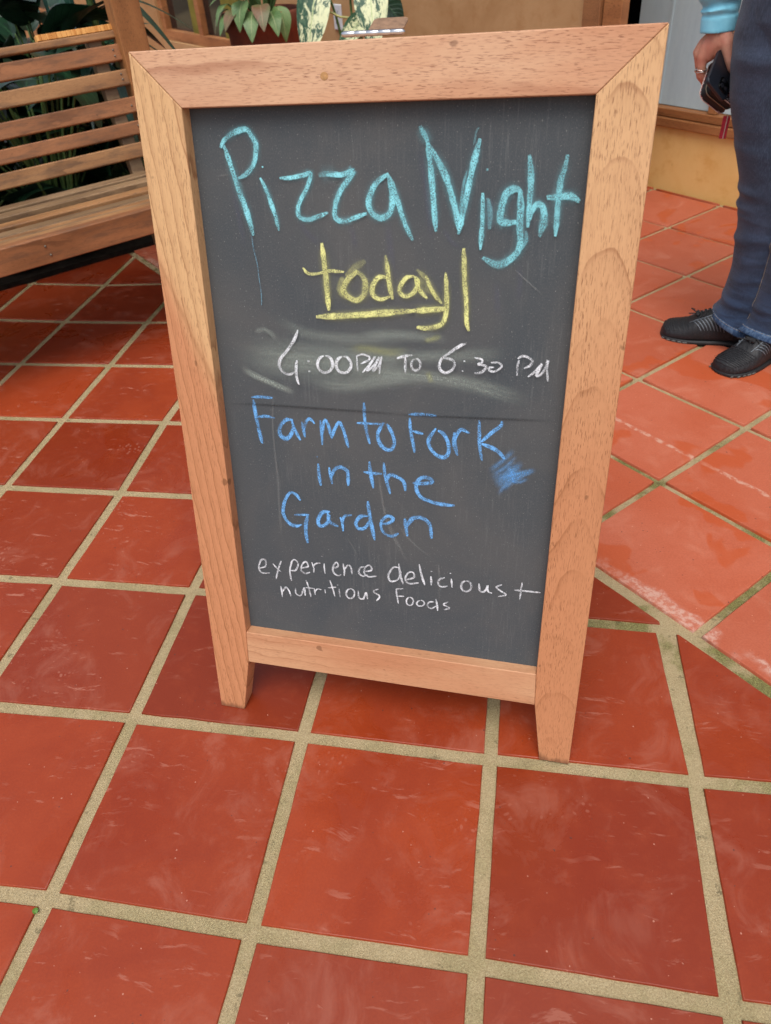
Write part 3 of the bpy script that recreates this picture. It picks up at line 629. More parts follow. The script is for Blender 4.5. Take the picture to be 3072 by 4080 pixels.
# ------------------------------------------------------------------ house walls behind the terrace
def wall_m(c, out=0.0):            # local x along V, y up, z towards the terrace
    return frame_m(U * (c - out), V, Z3, -U)
def stucco(name, c1, c2, c3):
    m = Mat(name, 0.9, 0.2); o = m.coord(); a = m.noise(o, 2.2, 5, 0.65, 0.6); b = m.noise(o, 11, 5, 0.7); f = m.noise(o, 160, 4, 0.7)
    col = m.mix(m.step(a, 0.35, 0.68), c1, c2); col = m.mix(m.math('MULTIPLY', m.step(b, 0.48, 0.72), 0.45), col, c3)
    sp = m.step(m.noise(m.coord('Object', (60, 22, 60)), 1, 1.5, 0.5), 0.76, 0.80)
    col = m.mix(m.math('MULTIPLY', sp, 0.5), col, tuple(x * 0.4 for x in c3[:3]) + (1,))
    m.base(col); m.bump(m.math('ADD', f, m.math('MULTIPLY', b, 2)), 0.3, 0.003); return m.m
OCH = stucco('ochre_plaster', srgb(222, 176, 104), srgb(230, 190, 122), srgb(206, 146, 66))
TAN = stucco('tan_plaster', srgb(168, 130, 88), srgb(182, 146, 104), srgb(156, 112, 66))
DW = wood('dark_wood', srgb(150, 104, 66), srgb(120, 78, 48), srgb(70, 42, 26), freq=12, tilt=0.05)
MWD = wood('brown_wood', srgb(178, 122, 76), srgb(150, 98, 58), srgb(92, 56, 32), freq=11, tilt=0.06)
GLASS = Mat('dark_glass', 0.06, 0.6); GLASS.base((0.012, 0.012, 0.013, 1)); GLASS = GLASS.m
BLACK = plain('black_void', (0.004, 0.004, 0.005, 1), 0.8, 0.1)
W2E = on_wall((2490, 0), W2C)[0]                    # right-hand end of the front wall
HTOP = 2.88
# front wall with two window openings left in it (built as piers and panels)
WA = (-5.25, -3.90, 0.355, 1.75); WB = (-8.6, -7.2, 0.34, 1.75)
hw = boxes('house_wall', [((-12.0, -0.1, -0.14), (WB[0], HTOP, 0)), ((WB[1], -0.1, -0.14), (WA[0], HTOP, 0)), ((WA[1], -0.1, -0.14), (W2E - .17, HTOP, 0)),
    ((WB[0], -0.1, -0.14), (WB[1], WB[2], 0)), ((WA[0], -0.1, -0.14), (WA[1], WA[2], 0)), ((WB[0], WB[3], -0.14), (WB[1], HTOP, 0)), ((WA[0], WA[3], -0.14), (WA[1], HTOP, 0))], TAN, None, wall_m(W2C))
tag(hw, 'long tan plastered house wall with brown timber windows behind the bench', 'wall')
OLIVE = plain('reflection_olive', srgb(120, 112, 52), 0.9, 0.1, var=0.3, scale=8)  # olive strips over the pane paint its greenish reflection
for (a, b, z0, z1), nm in ((WA, 0), (WB, 1)):
    mm = wall_m(W2C); t = 0.065
    wf = boxes('window', [((a, z0, -.10), (a + t, z1, -.02)), ((b - t, z0, -.10), (b, z1, -.02)), ((a + t, z0, -.10), (b - t, z0 + t, -.02)), ((a + t, z1 - t, -.10), (b - t, z1, -.02)),
        ((a + t + (b - a) * .40, z0 + t, -.098), (a + t + (b - a) * .40 + .06, z1 - t, -.022))], MWD, hw, mm, 0.003)
    boxes('pane', [((a + t - .005, z0 + t - .005, -.07), (b - t + .005, z1 - t + .005, -.064))], GLASS, wf, mm)
    if nm == 0:
        boxes('olive_reflection', [((a + .46, z0 + t, -.060), (a + .56, z1 - t, -.050)), ((a + .95, z0 + t, -.060), (a + 1.25, z1 - t, -.050))], OLIVE, wf, mm)
    if nm: box('sill', (a - .06, z0 - .05, -.02), (b + .06, z0 - .002, .05), MWD, hw, mm, 0.004)
box('door_trim', (W2E - .165, -0.05, -.03), (W2E - .085, HTOP, .025), DW, hw, wall_m(W2C), 0.004)
box('door_trim', (W2E - .082, -0.05, -.03), (W2E, HTOP, .012), MWD, hw, wall_m(W2C), 0.004)
# recessed wall: low ochre plinth, timber sill, pale sliding panel
base_top, sill_top = 0.253, 0.320
PE0 = on_wall((2530, 40), W1C)[0]
lw = box('plinth_wall', (-3.0, -0.02, -0.30), (3.4, base_top, 0), OCH, None, wall_m(W1C), 0.006)
tag(lw, 'low ochre plastered plinth wall under the pale grey panel', 'wall')
box('wooden_sill', (-3.0, base_top + .001, -0.30), (3.4, base_top + .034, 0.020), MWD, lw, wall_m(W1C), 0.004)
box('wooden_sill', (-3.0, base_top + .036, -0.30), (3.4, sill_top, 0.006), MWD, lw, wall_m(W1C), 0.004)
m = Mat('pale_grey_paint', 0.7, 0.3); o = m.coord('Object', (9, 0.8, 1)); a = m.noise(o, 1, 4, 0.6); b = m.noise(m.coord('Object', (140, 30, 40)), 1, 4, 0.7); c = m.noise(m.coord(), 2.2, 3, 0.6)
col = m.mix(m.step(a, 0.3, 0.7), srgb(178, 200, 208), srgb(196, 214, 218)); col = m.mix(m.math('MULTIPLY', m.step(b, 0.45, 0.75), 0.2), col, srgb(150, 172, 180))
m.base(m.mix(m.math('MULTIPLY', m.step(c, 0.45, 0.7), 0.3), col, srgb(190, 200, 194))); m.bump(b, 0.2, 0.001)
wp = box('sliding_panel', (PE0, sill_top + .002, -0.09), (3.4, 2.6, -.035), m.m, None, wall_m(W1C), 0.002)
tag(wp, 'pale blue grey board panel standing on the timber sill behind the person', 'panel')
boxes('batten', [((PE0 + .15, sill_top + .004, -.034), (PE0 + .162, 2.6, -.031))], m.m, wp, wall_m(W1C))
bs = on_wall((2826, 470), W1C)[0]
box('post', (bs - .017, sill_top + .001, -.033), (bs + .021, 2.6, -.006), MWD, wp, wall_m(W1C), 0.003)
# black-coloured room shell: the shade in the gap is put into its colour
tag(boxes('back_room', [((-12, -.1, -2.6), (4, 2.85, -2.5)), ((-12, 2.80, -2.5), (4, 2.85, -.15)), ((-12, -.1, -2.5), (-11.9, 2.79, -.35)), ((3.9, -.1, -2.5), (4.0, 2.79, -.35)), ((-2.6, sill_top, -.9), (PE0 + .3, 2.95, -.86))], BLACK, None, wall_m(W1C)), 'black-coloured room shell painting the shade in the gap beside the pale panel', 'room')
# roof added above the recessed wall, outside the frame, for its shade
ROOFM = wood('roof_boards', srgb(170, 126, 84), srgb(140, 98, 62), srgb(84, 54, 32), freq=9)
tag(boxes('shade_roof', [((-12, 2.9, -1.2), (4.5, 3.0, 0.25))], ROOFM, None, wall_m(W1C)), 'added timber roof above the house wall, out of view, put in for shade', 'roof')

# ------------------------------------------------------------------ wall outlet
ox, oz = on_wall((1350, 68), W2C)
PLATE = plain('white_plastic', srgb(200, 204, 206), 0.4, 0.5, var=0.04)
ol = prism('wall_outlet', [(ox + dx, oz + dy, .011) for dx, dy in ((-.034, -.054), (.034, -.054), (.034, .054), (-.034, .054))], [(ox + dx, oz + dy, .001) for dx, dy in ((-.036, -.057), (.036, -.057), (.036, .057), (-.036, .057))], PLATE, None, wall_m(W2C), 0.003)
tag(ol, 'white electrical outlet plate on the tan wall beside the potted plant', 'outlet')
SOCK = plain('socket_grey', srgb(120, 124, 126), 0.5)
for dz in (-.024, .024):
    boxes('socket', [((ox - .012, oz + dz - .006, .0112), (ox - .008, oz + dz + .006, .0125)), ((ox + .008, oz + dz - .006, .0112), (ox + .012, oz + dz + .006, .0125)), ((ox - .003, oz + dz - .014, .0112), (ox + .003, oz + dz - .009, .0125))], SOCK, ol, wall_m(W2C))

# ------------------------------------------------------------------ timber post by the bench
r = ray((492, 40)); pc = CAM + r * (3.0 / np.linalg.norm(r)); 
pm = frame_m((pc[0], pc[1], 0), np.array([math.cos(A - .02), math.sin(A - .02), 0]), np.array([-math.sin(A - .02), math.cos(A - .02), 0]), Z3)
POSTW = wood('post_wood', srgb(170, 116, 70), srgb(142, 94, 54), srgb(92, 58, 34), arch=0, freq=10, tilt=0.08)
pz = Matrix([[0, 0, 1, 0], [0, 1, 0, 0], [-1, 0, 0, 0], [0, 0, 0, 1]])
post = box('wooden_post', (0.0, -0.034, -0.046), (2.6, 0.034, 0.046), POSTW, None, pm @ Matrix([[0, 0, 1, 0], [0, 1, 0, 0], [1, 0, 0, 0], [0, 0, 0, 1]]), 0.004)
tag(post, 'square brown timber porch post rising beside the bench end', 'post')

# ------------------------------------------------------------------ slatted bench
BF = hit((0, 990), (0, 0, 0.43), Z3)               # a point of the front rail's top edge at the left picture border
BB = -V                                            # towards the bench's back
bm_ = frame_m((BF[0], BF[1], 0), U, BB, Z3)        # x along the bench, y to the back, z up
bench = thing('garden_bench', 'long slatted wooden bench with curved back beside the chalkboard sign', 'bench', (BF[0], BF[1], 0))
B1 = wood('bench_wood', srgb(168, 124, 82), srgb(140, 98, 62), srgb(86, 58, 36), freq=15, tilt=0.05, pore=0.5, rough=0.42, stain=0.6)
B2 = wood('bench_wood_red', srgb(164, 110, 72), srgb(132, 86, 54), srgb(82, 52, 32), freq=13, tilt=0.05, pore=0.5, rough=0.42, stain=0.6)
B3 = wood('bench_wood_grey', srgb(150, 122, 90), srgb(122, 98, 70), srgb(84, 58, 38), freq=17, tilt=0.05, pore=0.6, rough=0.5, stain=0.6)
X0, X1 = -1.25, 0.80
box('front_rail', (X0, 0, 0.354), (X1, 0.034, 0.428), B2, bench, bm_, 0.004)
sx = X0
ys = [0.040, 0.098, 0.152, 0.206, 0.262, 0.318]
for i, y in enumerate(ys):
    wdt = 0.048; zz = 0.424 - 0.028 * math.sin((i + .5) / 6 * math.pi)
    box('seat_slat', (X0, y, zz - .018), (X1 - .01, y + wdt, zz + random.uniform(0, .003)), [B1, B3, B1, B3, B1, B3][i], bench, bm_, 0.004)
box('seat_slat', (X0, 0.374, 0.405), (X1 - .01, 0.42, 0.424), B3, bench, bm_, 0.004)
bt = math.radians(15); up = (0, math.sin(bt), math.cos(bt)); nrm = (0, math.cos(bt), -math.sin(bt))
bx = bm_ @ Matrix([[1, 0, 0, 0], [0, nrm[1], up[1], 0.42], [0, nrm[2], up[2], 0.43], [0, 0, 0, 1]])   # x along, y behind, z up the back
for (lo, hi, x1, mt, th) in ((0.036, 0.082, .66, B1, .02), (0.104, 0.146, .655, B2, .02), (0.169, 0.216, .65, B2, .02), (0.250, 0.296, .665, B1, .02), (0.320, 0.368, .685, B2, .026), (0.384, 0.406, .675, B1, .03)):
    box('back_slat', (X0, 0, lo), (x1, th, hi), mt, bench, bx, 0.005)
cap = bmesh.new()
m = Mat('fresh_pine', 0.6, 0.3); o = m.coord('Object', (1, 1, 1)); g = m.noise(m.coord('Object', (120, 6, 6)), 1, 2); st = m.math('FRACT', m.math('MULTIPLY', m.sep(o)[0], 62.0))
m.base(m.mix(m.step(g, 0.4, 0.65), srgb(226, 168, 96), srgb(196, 132, 66))); CAPM = m.m
xs = np.linspace(0.405, 0.672, 18)
boxes('cap_strip', [((xs[i], 0.002 + (i % 2) * .0008, 0.4068), (xs[i + 1] - .0004, 0.030, 0.4235)) for i in range(17)], CAPM, bench, bx, 0.0015)
for x in (-1.05, -0.2, 0.56):
    box('back_post', (x, 0.022, -0.42), (x + .045, 0.06, 0.39), B3, bench, bx, 0.004)
for x in (-1.15, 0.70):
    box('leg', (x, 0.036, 0.0), (x + .05, 0.09, 0.40), B3, bench, bm_, 0.004)
    box('leg', (x, 0.30, 0.0), (x + .05, 0.35, 0.40), B3, bench, bm_, 0.004)
    box('cross_rail', (x + .051, 0.09, 0.10), (x + .080, 0.30, 0.15), B3, bench, bm_, 0.003)
SCR = plain('screw_steel', srgb(120, 112, 100), 0.4, 0.5, 0.6)
def screw(a, b, r0):
    scr = bmesh.new(); tube_bm(scr, [a, b], [r0, r0 * .92], 10); from_bm('screw', scr, SCR, bench, bm_, True)
for x, z in ((0.115, .404), (0.122, .378)):
    screw((x, 0.0005, z), (x, -0.0012, z), .0035)
for x in (0.625,):
    for z in (0.335, 0.352, 0.268, 0.283, 0.19, 0.13):
        q = bx @ Vector((x, -0.0006, z)); q = bm_.inverted() @ q; screw((q.x, q.y - .0006, q.z), (q.x, q.y + .002, q.z), .0032)

# ------------------------------------------------------------------ plants
def leaf_mat(name, c1, c2, rib, rough=0.35):
    m = Mat(name, rough, 0.5); uv = m.sep(m.tc.outputs['UV']); o = m.coord('Object', (1, 1, 1), True)
    n_ = m.noise(o, 14, 4, 0.6)
    col = m.mix(m.step(n_, 0.35, 0.65), c1, c2)
    mid = m.math('ABSOLUTE', m.math('SUBTRACT', uv[0], 0.5))
    vein = m.math('FRACT', m.math('ADD', m.math('MULTIPLY', uv[1], 9.0), m.math('MULTIPLY', mid, -5.0)))
    col = m.mix(m.math('MULTIPLY', m.step(vein, 0.86, 0.97), 0.35), col, rib)
    col = m.mix(m.math('SUBTRACT', 1.0, m.step(mid, 0.006, 0.03)), col, rib)
    m.base(col); m.bump(m.math('ADD', n_, m.step(vein, 0.7, 1.0)), 0.25, 0.004); return m.m
def leaf_mesh(L, Wd, bend, cup, shape, tipbend=0.0, wave=0.0, heart=0.0, seed=0):
    me = bpy.data.meshes.new('leaf'); nx, ny = 8, 16; v, f, uvs = [], [], []
    rs = random.Random(seed)
    for j in range(ny + 1):
        t = j / ny
        if shape == 'heart': hw = Wd * (math.sin(math.pi * min(1, t * 0.86 + 0.13)) ** 0.75) * (1 - 0.25 * t)
        elif shape == 'blade': hw = Wd * (math.sin(math.pi * (0.06 + 0.94 * t) ** 0.72) ** 0.9)
        else: hw = Wd * math.sin(math.pi * (0.04 + 0.955 * t) ** 0.8) ** 0.85
        if j == ny: hw = Wd * 0.01
        ang = bend * t + tipbend * t * t
        y = L * (t - 0.12 * t * t * abs(bend)); z = -L * 0.5 * ang * t
        for i in range(nx + 1):
            s = i / nx * 2 - 1
            dy = -heart * L * abs(s) ** 1.5 * (1 - t) ** 2
            v.append((s * hw * (1 - .18 * abs(cup) * abs(s)), y + dy, z + cup * hw * abs(s) ** 1.4 * 0.6 + wave * hw * math.sin(t * 13 + s * 2.2 + seed) * abs(s)))
            uvs.append((i / nx, t))
    for j in range(ny):
        for i in range(nx):
            a = j * (nx + 1) + i; f.append((a, a + 1, a + nx + 2, a + nx + 1))
    me.from_pydata(v, [], f); ul = me.uv_layers.new(name='UVMap')
    for p in me.polygons:
        for li in p.loop_indices: ul.data[li].uv = uvs[me.loops[li].vertex_index]
    return me
def leaf(me_src, mat, parent, pos, direction, normal, name='leaf', scale=1.0):
    o = bpy.data.objects.new(name, me_src)
    if not me_src.materials: me_src.materials.append(mat); me_src.shade_smooth()
    y = np.array(direction, float); y /= np.linalg.norm(y); zz = np.array(normal, float); zz = zz - y * (zz @ y); zz /= np.linalg.norm(zz); x = np.cross(y, zz)
    mt = frame_m(pos, x * scale, y * scale, zz * scale)
    place(o, parent, mt); return o
def stem(pts, r0, r1, mat, parent, name='stem'):
    b = bmesh.new(); Q, _ = cat_rom(pts, 0.03); tube_bm(b, list(Q), list(np.linspace(r0, r1, len(Q))), 8); return from_bm(name, b, mat, parent, None, True)
DKG = leaf_mat('dark_leaf', srgb(15, 38, 25), srgb(26, 56, 36), srgb(44, 78, 50))
MDG = leaf_mat('green_leaf', srgb(40, 86, 34), srgb(64, 116, 44), srgb(100, 140, 70))
STM = plain('stem_green', srgb(70, 96, 48), 0.6)
BRN = plain('stem_brown', srgb(60, 44, 34), 0.8)
dk_leaves = {}
def bush(label, cx, cy, h, n, L, Wd, mat, shape, spread, seed, base_z=0.0, kind='broad_leaf_plant', lean=0.5):
    rs = random.Random(seed); root = thing(kind, label, 'plant', (cx, cy, base_z), 'plants behind the bench')
    ms = [leaf_mesh(L, Wd, b, .35, shape, tb, .06, .18 if shape == 'heart' else 0, i) for i, (b, tb) in enumerate(((.5, .5), (.9, .4), (.3, .9)))]
    sb = bmesh.new()
    for i in range(n):
        a = rs.uniform(0, 2 * math.pi); t = (i + .5) / n
        z = base_z + h * (0.05 + 0.95 * t) * rs.uniform(.8, 1.05); rad = spread * math.sqrt(rs.random()) * (1.0 - .35 * t)
        p = (cx + rad * math.cos(a), cy + rad * math.sin(a), z)
        d = np.array([math.cos(a) * lean, math.sin(a) * lean, rs.uniform(-.25, .85)]); nn = np.array([-math.cos(a) * d[2], -math.sin(a) * d[2], lean]) + np.array([rs.uniform(-.3, .3) for _ in range(3)])
        if (bm_.inverted() @ Vector(np.array(p) + d / np.linalg.norm(d) * L)).y < (.64 if z > .6 else .9) or (bm_.inverted() @ Vector(p)).y < .64: continue
        leaf(ms[i % 3], mat, root, p, d, nn, 'leaf', rs.uniform(.7, 1.15))
        tube_bm(sb, [(cx + rs.uniform(-.05, .05), cy + rs.uniform(-.05, .05), base_z), ((cx + p[0]) / 2, (cy + p[1]) / 2, (base_z + z) / 2 + .05), p], [.008, .006, .004], 6)
    from_bm('stem', sb, STM, root, None, True); return root
def bp(x, y, z=0): q = bm_ @ Vector((x, y, z)); return q
bed = mesh('planting_bed', [bm_ @ Vector(v) for v in ((-3.5, .92, .0), (1.15, .92, .0), (1.15, 4.6, .0), (-3.5, 4.6, .0), (-3.5, .92, .02), (1.15, .92, .02), (1.15, 4.6, .05), (-3.5, 4.6, .05))], [(0, 1, 5, 4), (1, 2, 6, 5), (2, 3, 7, 6), (3, 0, 4, 7), (4, 5, 6, 7)], plain('shaded_soil', (.012, .009, .007, 1), 0.95, 0.1, var=.5, scale=40))  # bed under the plants; its near-black colour also stands in for shade
tag(bed, kind='structure')
bushes = [(-0.60, 0.92, .86, 'glossy green bushy plant at the far left behind the bench', MDG, 'blade', .16, .042), (0.02, 1.00, .86, 'broad dark leaved plant rising just above the bench back', DKG, 'heart', .26, .10),
          (0.42, 1.02, .78, 'dark leaved plant behind the middle of the bench back', DKG, 'oval', .30, .085), (0.85, 1.10, .60, 'dark plant low behind the bench end near the post', DKG, 'oval', .26, .07)]
bushes += [(-0.95, 2.0, 1.0, 'tall dark plant at far left in the back row of the planting', DKG, 'oval', .34, .10), (0.10, 2.1, .95, 'tall dark plant in the back row behind the middle of the bench', DKG, 'heart', .34, .12), (0.75, 1.9, .8, 'dark plant in the back row left of the post', DKG, 'oval', .32, .10)]
for i, (x, y, h, lb, mt, sh, L, Wd) in enumerate(bushes):
    q = bp(x, y); bush(lb, q.x, q.y, h, 98, L, Wd, mt, sh, .36, 11 + i, .05)
# tall strappy plant by the post
q = CAM + ray((352, 60)) * (3.5 / np.linalg.norm(ray((352, 60)))); q = Vector(q); root = thing('strap_leaf_plant', 'upright dark green plant with long hanging strap leaves next to the post', 'plant', (q.x, q.y, 0), 'plants behind the bench')
DGB = leaf_mat('blue_green_leaf', srgb(22, 50, 42), srgb(38, 76, 62), srgb(60, 96, 80))
rs = random.Random(5); sms = [leaf_mesh(.26, .028, 1.3, .3, 'blade', .8, .05, 0, 3), leaf_mesh(.30, .026, .8, .3, 'blade', 1.6, .05, 0, 4)]
for i in range(22):
    a = rs.uniform(0, 6.28); zb = rs.uniform(.55, 1.15); leaf(sms[i % 2], DGB, root, (q.x + .04 * math.cos(a), q.y + .04 * math.sin(a), zb), (math.cos(a) * .7, math.sin(a) * .7, rs.uniform(-.5, .6)), (-math.cos(a) * .3, -math.sin(a) * .3, 1), 'leaf')
stem([(q.x, q.y, 0), (q.x + .02, q.y, .6), (q.x, q.y + .02, 1.3)], .016, .010, STM, root)
# bare vine stem at the left
q = bp(0.16, 1.12); root = thing('bare_stem', 'thin bare brown stem rising from the plants at upper left', 'plant', (q.x, q.y, 0))
stem([(q.x + .02, q.y, 0), (q.x, q.y, .7), (q.x - .05, q.y + .04, 1.0), (q.x - .12, q.y + .05, 1.5)], .010, .006, BRN, root)

# ------------------------------------------------------------------ big terracotta pot with plant, variegated plant beside it
r = ray((1045, 70)); pc = CAM + r * (4.05 / np.linalg.norm(r)); px_, py_ = pc[0], pc[1]; ptop = pc[2] + .03
m = Mat('terracotta', 0.85, 0.2); o = m.coord(); a = m.noise(o, 7, 5, 0.65); b = m.noise(o, 90, 4, 0.7)
col = m.mix(m.step(a, 0.35, 0.7), srgb(140, 80, 60), srgb(108, 64, 52)); m.base(m.mix(m.math('MULTIPLY', m.step(b, 0.5, 0.75), 0.3), col, srgb(60, 44, 40))); m.bump(b, 0.3, 0.002)
def pot(name, parent, x, y, top, r_top, r_bot, mat):
    prof = [(r_bot * .2, 0.0), (r_bot, 0.0), (r_bot * 1.03, .02), ((r_top + r_bot) / 2 * 1.01, top * .5), (r_top * .97, top - .075), (r_top * 1.06, top - .065), (r_top * 1.07, top - .01), (r_top * 1.05, top), (r_top * .96, top - .004), (r_top * .94, top - .05), (r_top * .5, top - .06), (r_top * .05, top - .055)]
    b_ = bmesh.new(); loft_bm(b_, [[(x + rr * math.cos(t), y + rr * math.sin(t), z) for t in np.linspace(0, 2 * math.pi, 40, endpoint=False)] for rr, z in prof]); return from_bm(name, b_, mat, parent, None, True)
pr_ = thing('potted_plant', 'large dark terracotta pot with drooping green leaves by the window', 'potted plant', (px_, py_, 0))
pot('pot', pr_, px_, py_, ptop, .165, .12, m.m)
POTL = leaf_mat('pale_green_leaf', srgb(70, 104, 52), srgb(104, 130, 78), srgb(150, 160, 110), .5)
REDL = leaf_mat('bronze_leaf', srgb(110, 84, 58), srgb(90, 100, 58), srgb(150, 120, 90), .5)
pl1 = leaf_mesh(.11, .04, .9, .3, 'oval', .5, .04, 0, 1); pl2 = leaf_mesh(.11, .04, 1.0, .3, 'oval', .4, .04, 0, 2)
rs = random.Random(3); sb = bmesh.new()
for i in range(40):
    a = rs.uniform(0, 6.28) if i > 12 else math.pi * (1.05 + .075 * i) + .3; ring = i < 9
    zb = ptop + (rs.uniform(.0, .06) if ring else rs.uniform(.05, .40)); rd = .15 if ring else .10
    p = (px_ + rd * math.cos(a), py_ + rd * math.sin(a), zb)
    leaf(pl1 if i % 3 else pl2, POTL if i % 3 else REDL, pr_, p, (math.cos(a) * .8, math.sin(a) * .8, rs.uniform(-.55, .1) if ring else rs.uniform(-.2, .8)), (math.cos(a), math.sin(a), .9), 'leaf', rs.uniform(.8, 1.15))
    tube_bm(sb, [(px_ + .02 * math.cos(a), py_ + .02 * math.sin(a), ptop - .06), p], [.006, .003], 6)
from_bm('stem', sb, STM, pr_, None, True)
# variegated plant: white leaves blotched with dark green
m = Mat('variegated_leaf', 0.45, 0.4); uv = m.tc.outputs['UV']; mp = m.n('ShaderNodeMapping'); mp.inputs['Scale'].default_value = (4.0, 5.0, 1); m.put(uv, mp.inputs['Vector'])
oi = m.n('ShaderNodeObjectInfo'); cx = m.n('ShaderNodeCombineXYZ'); m.put(m.math('MULTIPLY', oi.outputs['Random'], 31.0), cx.inputs[0]); m.put(cx.outputs[0], mp.inputs['Location'])
nn_ = m.noise(mp.outputs[0], 1, 6, 0.72, 1.2); uu = m.sep(uv)
skew = m.math('ADD', nn_, m.math('MULTIPLY', m.math('SUBTRACT', uu[0], 0.5), 0.12))
col = m.mix(m.step(skew, 0.49, 0.535), srgb(206, 210, 166), srgb(38, 76, 54))
col = m.mix(m.math('MULTIPLY', m.step(m.noise(mp.outputs[0], 3, 3, 0.6), 0.5, 0.62), 0.4), col, srgb(106, 132, 100))
col = m.mix(m.math('SUBTRACT', 1.0, m.step(m.math('ABSOLUTE', m.math('SUBTRACT', uu[0], 0.5)), 0.006, 0.02)), col, srgb(170, 186, 130)); m.base(col); VAR = m.m
def at_d(px, d): r = ray(px); return CAM + r * (d / np.linalg.norm(r))
vb = at_d((1420, 260), 3.35); vr = thing('variegated_plant', 'white and green blotched leafy plant between the pot and the outlet', 'potted plant', (vb[0], vb[1], 0))
pot('pot', vr, vb[0], vb[1], .34, .14, .10, m.m if False else bpy.data.materials['terracotta'])
def vleaf(base, tip, width, d0, d1, mat=VAR, bend=.35, cup=.25, shape='oval', face=None):
    a, b = at_d(base, d0), at_d(tip, d1); L = np.linalg.norm(b - a)
    me = leaf_mesh(L, width * d0 / FPX / 2, bend, cup, shape, .1, .05, .12, int(base[0])); vd = CAM - a if face is None else np.array(face)
    leaf(me, mat, vr, a, b - a, vd, 'leaf'); stem([(vb[0], vb[1], .32), ((vb[0] + a[0]) / 2, (vb[1] + a[1]) / 2, max(.5, a[2] * .85)), tuple(a)], .006, .004, STM, vr)
vleaf((1262, -90), (1225, 230), 112, 3.30, 3.15)
vleaf((1468, -120), (1492, 190), 118, 3.28, 3.12)
vleaf((1440, 70), (1365, 170), 74, 3.22, 3.08, shape='heart')
vleaf((1500, -30), (1605, 92), 110, 3.5, 3.45, DKG, shape='heart')
vleaf((1380, -160), (1440, -20), 120, 3.4, 3.3)
stem([tuple(at_d((1285, 42), 3.26)), tuple(at_d((1320, 50), 3.28)), tuple(at_d((1372, 72), 3.24)), tuple(at_d((1440, 62), 3.22))], .004, .0035, plain('pale_stem', srgb(160, 158, 100), 0.6), vr)
# a torn scrap of green leaf on the grout
q = hit((147, 3626), (0, 0, 0.001), Z3); me = leaf_mesh(.010, .0045, .5, .5, 'oval', .2, .1, .2, 2)
sc_ = leaf(me, leaf_mat('scrap_leaf', srgb(74, 112, 36), srgb(100, 136, 52), srgb(130, 160, 80)), None, q - np.array([0, .004, 0]), (-.5, .8, .15), (0.2, 0, 1), 'leaf_scrap'); tag(sc_, 'tiny torn green leaf scrap lying on the grout at lower left', 'leaf')
# ------------------------------------------------------------------ the person standing at the right
AR = np.array([1.31, 1.47, 0.0]); VD = AR - CAM; VD[2] = 0; VD /= np.linalg.norm(VD); LT = np.array([VD[1], -VD[0], 0])
def pw(lat, dep, z): return AR + LT * lat + VD * dep + Z3 * z          # body-side coordinates: sideways, away, up
def ph(x, y, dd=0.0):                                                    # hand tracing at the hand's own distance
    px = (2572 + x * .3001, y * .3001); return hit(px, AR + VD * (0.05 + dd), VD)
person = thing('person', 'person in blue jeans, light blue sleeve and black shoes holding a phone and wallet', 'person', tuple(pw(0.03, -0.03, 0)))
def remeshed(o, vox, smooth=4, fac=0.5):
    r = o.modifiers.new('union', 'REMESH'); r.mode = 'VOXEL'; r.voxel_size = vox; r.use_smooth_shade = True
    s = o.modifiers.new('smooth', 'SMOOTH'); s.iterations = smooth; s.factor = fac; return o
# skin
m = Mat('skin', 0.5, 0.35); o = m.coord(); a = m.noise(o, 34, 4, 0.6); b = m.noise(o, 420, 3, 0.6); v = m.noise(o, 16, 3, 0.5)
col = m.mix(m.step(a, 0.35, 0.7), srgb(196, 142, 118), srgb(186, 122, 102)); col = m.mix(m.math('MULTIPLY', m.step(b, 0.45, 0.75), 0.22), col, srgb(150, 94, 78))
m.base(m.mix(m.math('MULTIPLY', m.step(v, 0.5, 0.7), 0.35), col, srgb(192, 112, 100))); m.b.inputs['Subsurface Weight'].default_value = 0.08; m.b.inputs['Subsurface Radius'].default_value = (.01, .004, .002)
m.bump(m.math('ADD', b, m.math('MULTIPLY', m.noise(m.coord('Object', (160, 160, 60)), 1, 3), .8)), 0.25, 0.0006); SKIN = m.m
bb = bmesh.new()
T = lambda pts, rr, seg=14, flat=None: tube_bm(bb, pts, rr, seg, flat)
wr = ph(968, 400)
T([ph(1010, -250), ph(985, 100), wr, ph(960, 520)], [.034, .030, .0265, .026], 16, (VD, .8))                     # forearm to wrist
mI, mM, mR, mP = ph(760, 765, -.006), ph(712, 715, .010), ph(700, 690, .026), ph(712, 680, .042)
for k, (q, r0) in enumerate(((mI, .0145), (mM, .0135), (mR, .013), (mP, .012))):                                 # back of the hand
    s0 = ph(925 + 25 * 0, 455, -.004 + .011 * k); T([s0, s0 * .45 + q * .55 + (-LT) * .003, q], [.017, .0165, r0])
T([ph(1000, 470, -.008), ph(930, 610, -.006), ph(850, 730, -.004)], [.022, .021, .0155])
T([ph(1040, 450, -.010), ph(1020, 590, -.010), ph(985, 690, -.010)], [.021, .022, .014])                         # web to the thumb
# fingers: index (with ring) in front, others behind it, all curled round the wallet
T([mI, ph(742, 880, -.006), ph(738, 1000, -.002), ph(790, 1105, .010), ph(850, 1140, .022)], [.0138, .0118, .0105, .0092, .0080])
T([mM, ph(718, 880, .012), ph(728, 1010, .016), ph(790, 1095, .028), ph(860, 1120, .038)], [.0130, .0115, .0104, .0092, .0080])
T([mR, ph(712, 840, .030), ph(724, 960, .036), ph(790, 1040, .046), ph(860, 1070, .054)], [.0122, .0110, .0098, .0088, .0076])
T([mP, ph(730, 800, .048), ph(745, 900, .052), ph(800, 960, .060), ph(860, 985, .064)], [.0112, .0098, .0088, .0078, .0068])
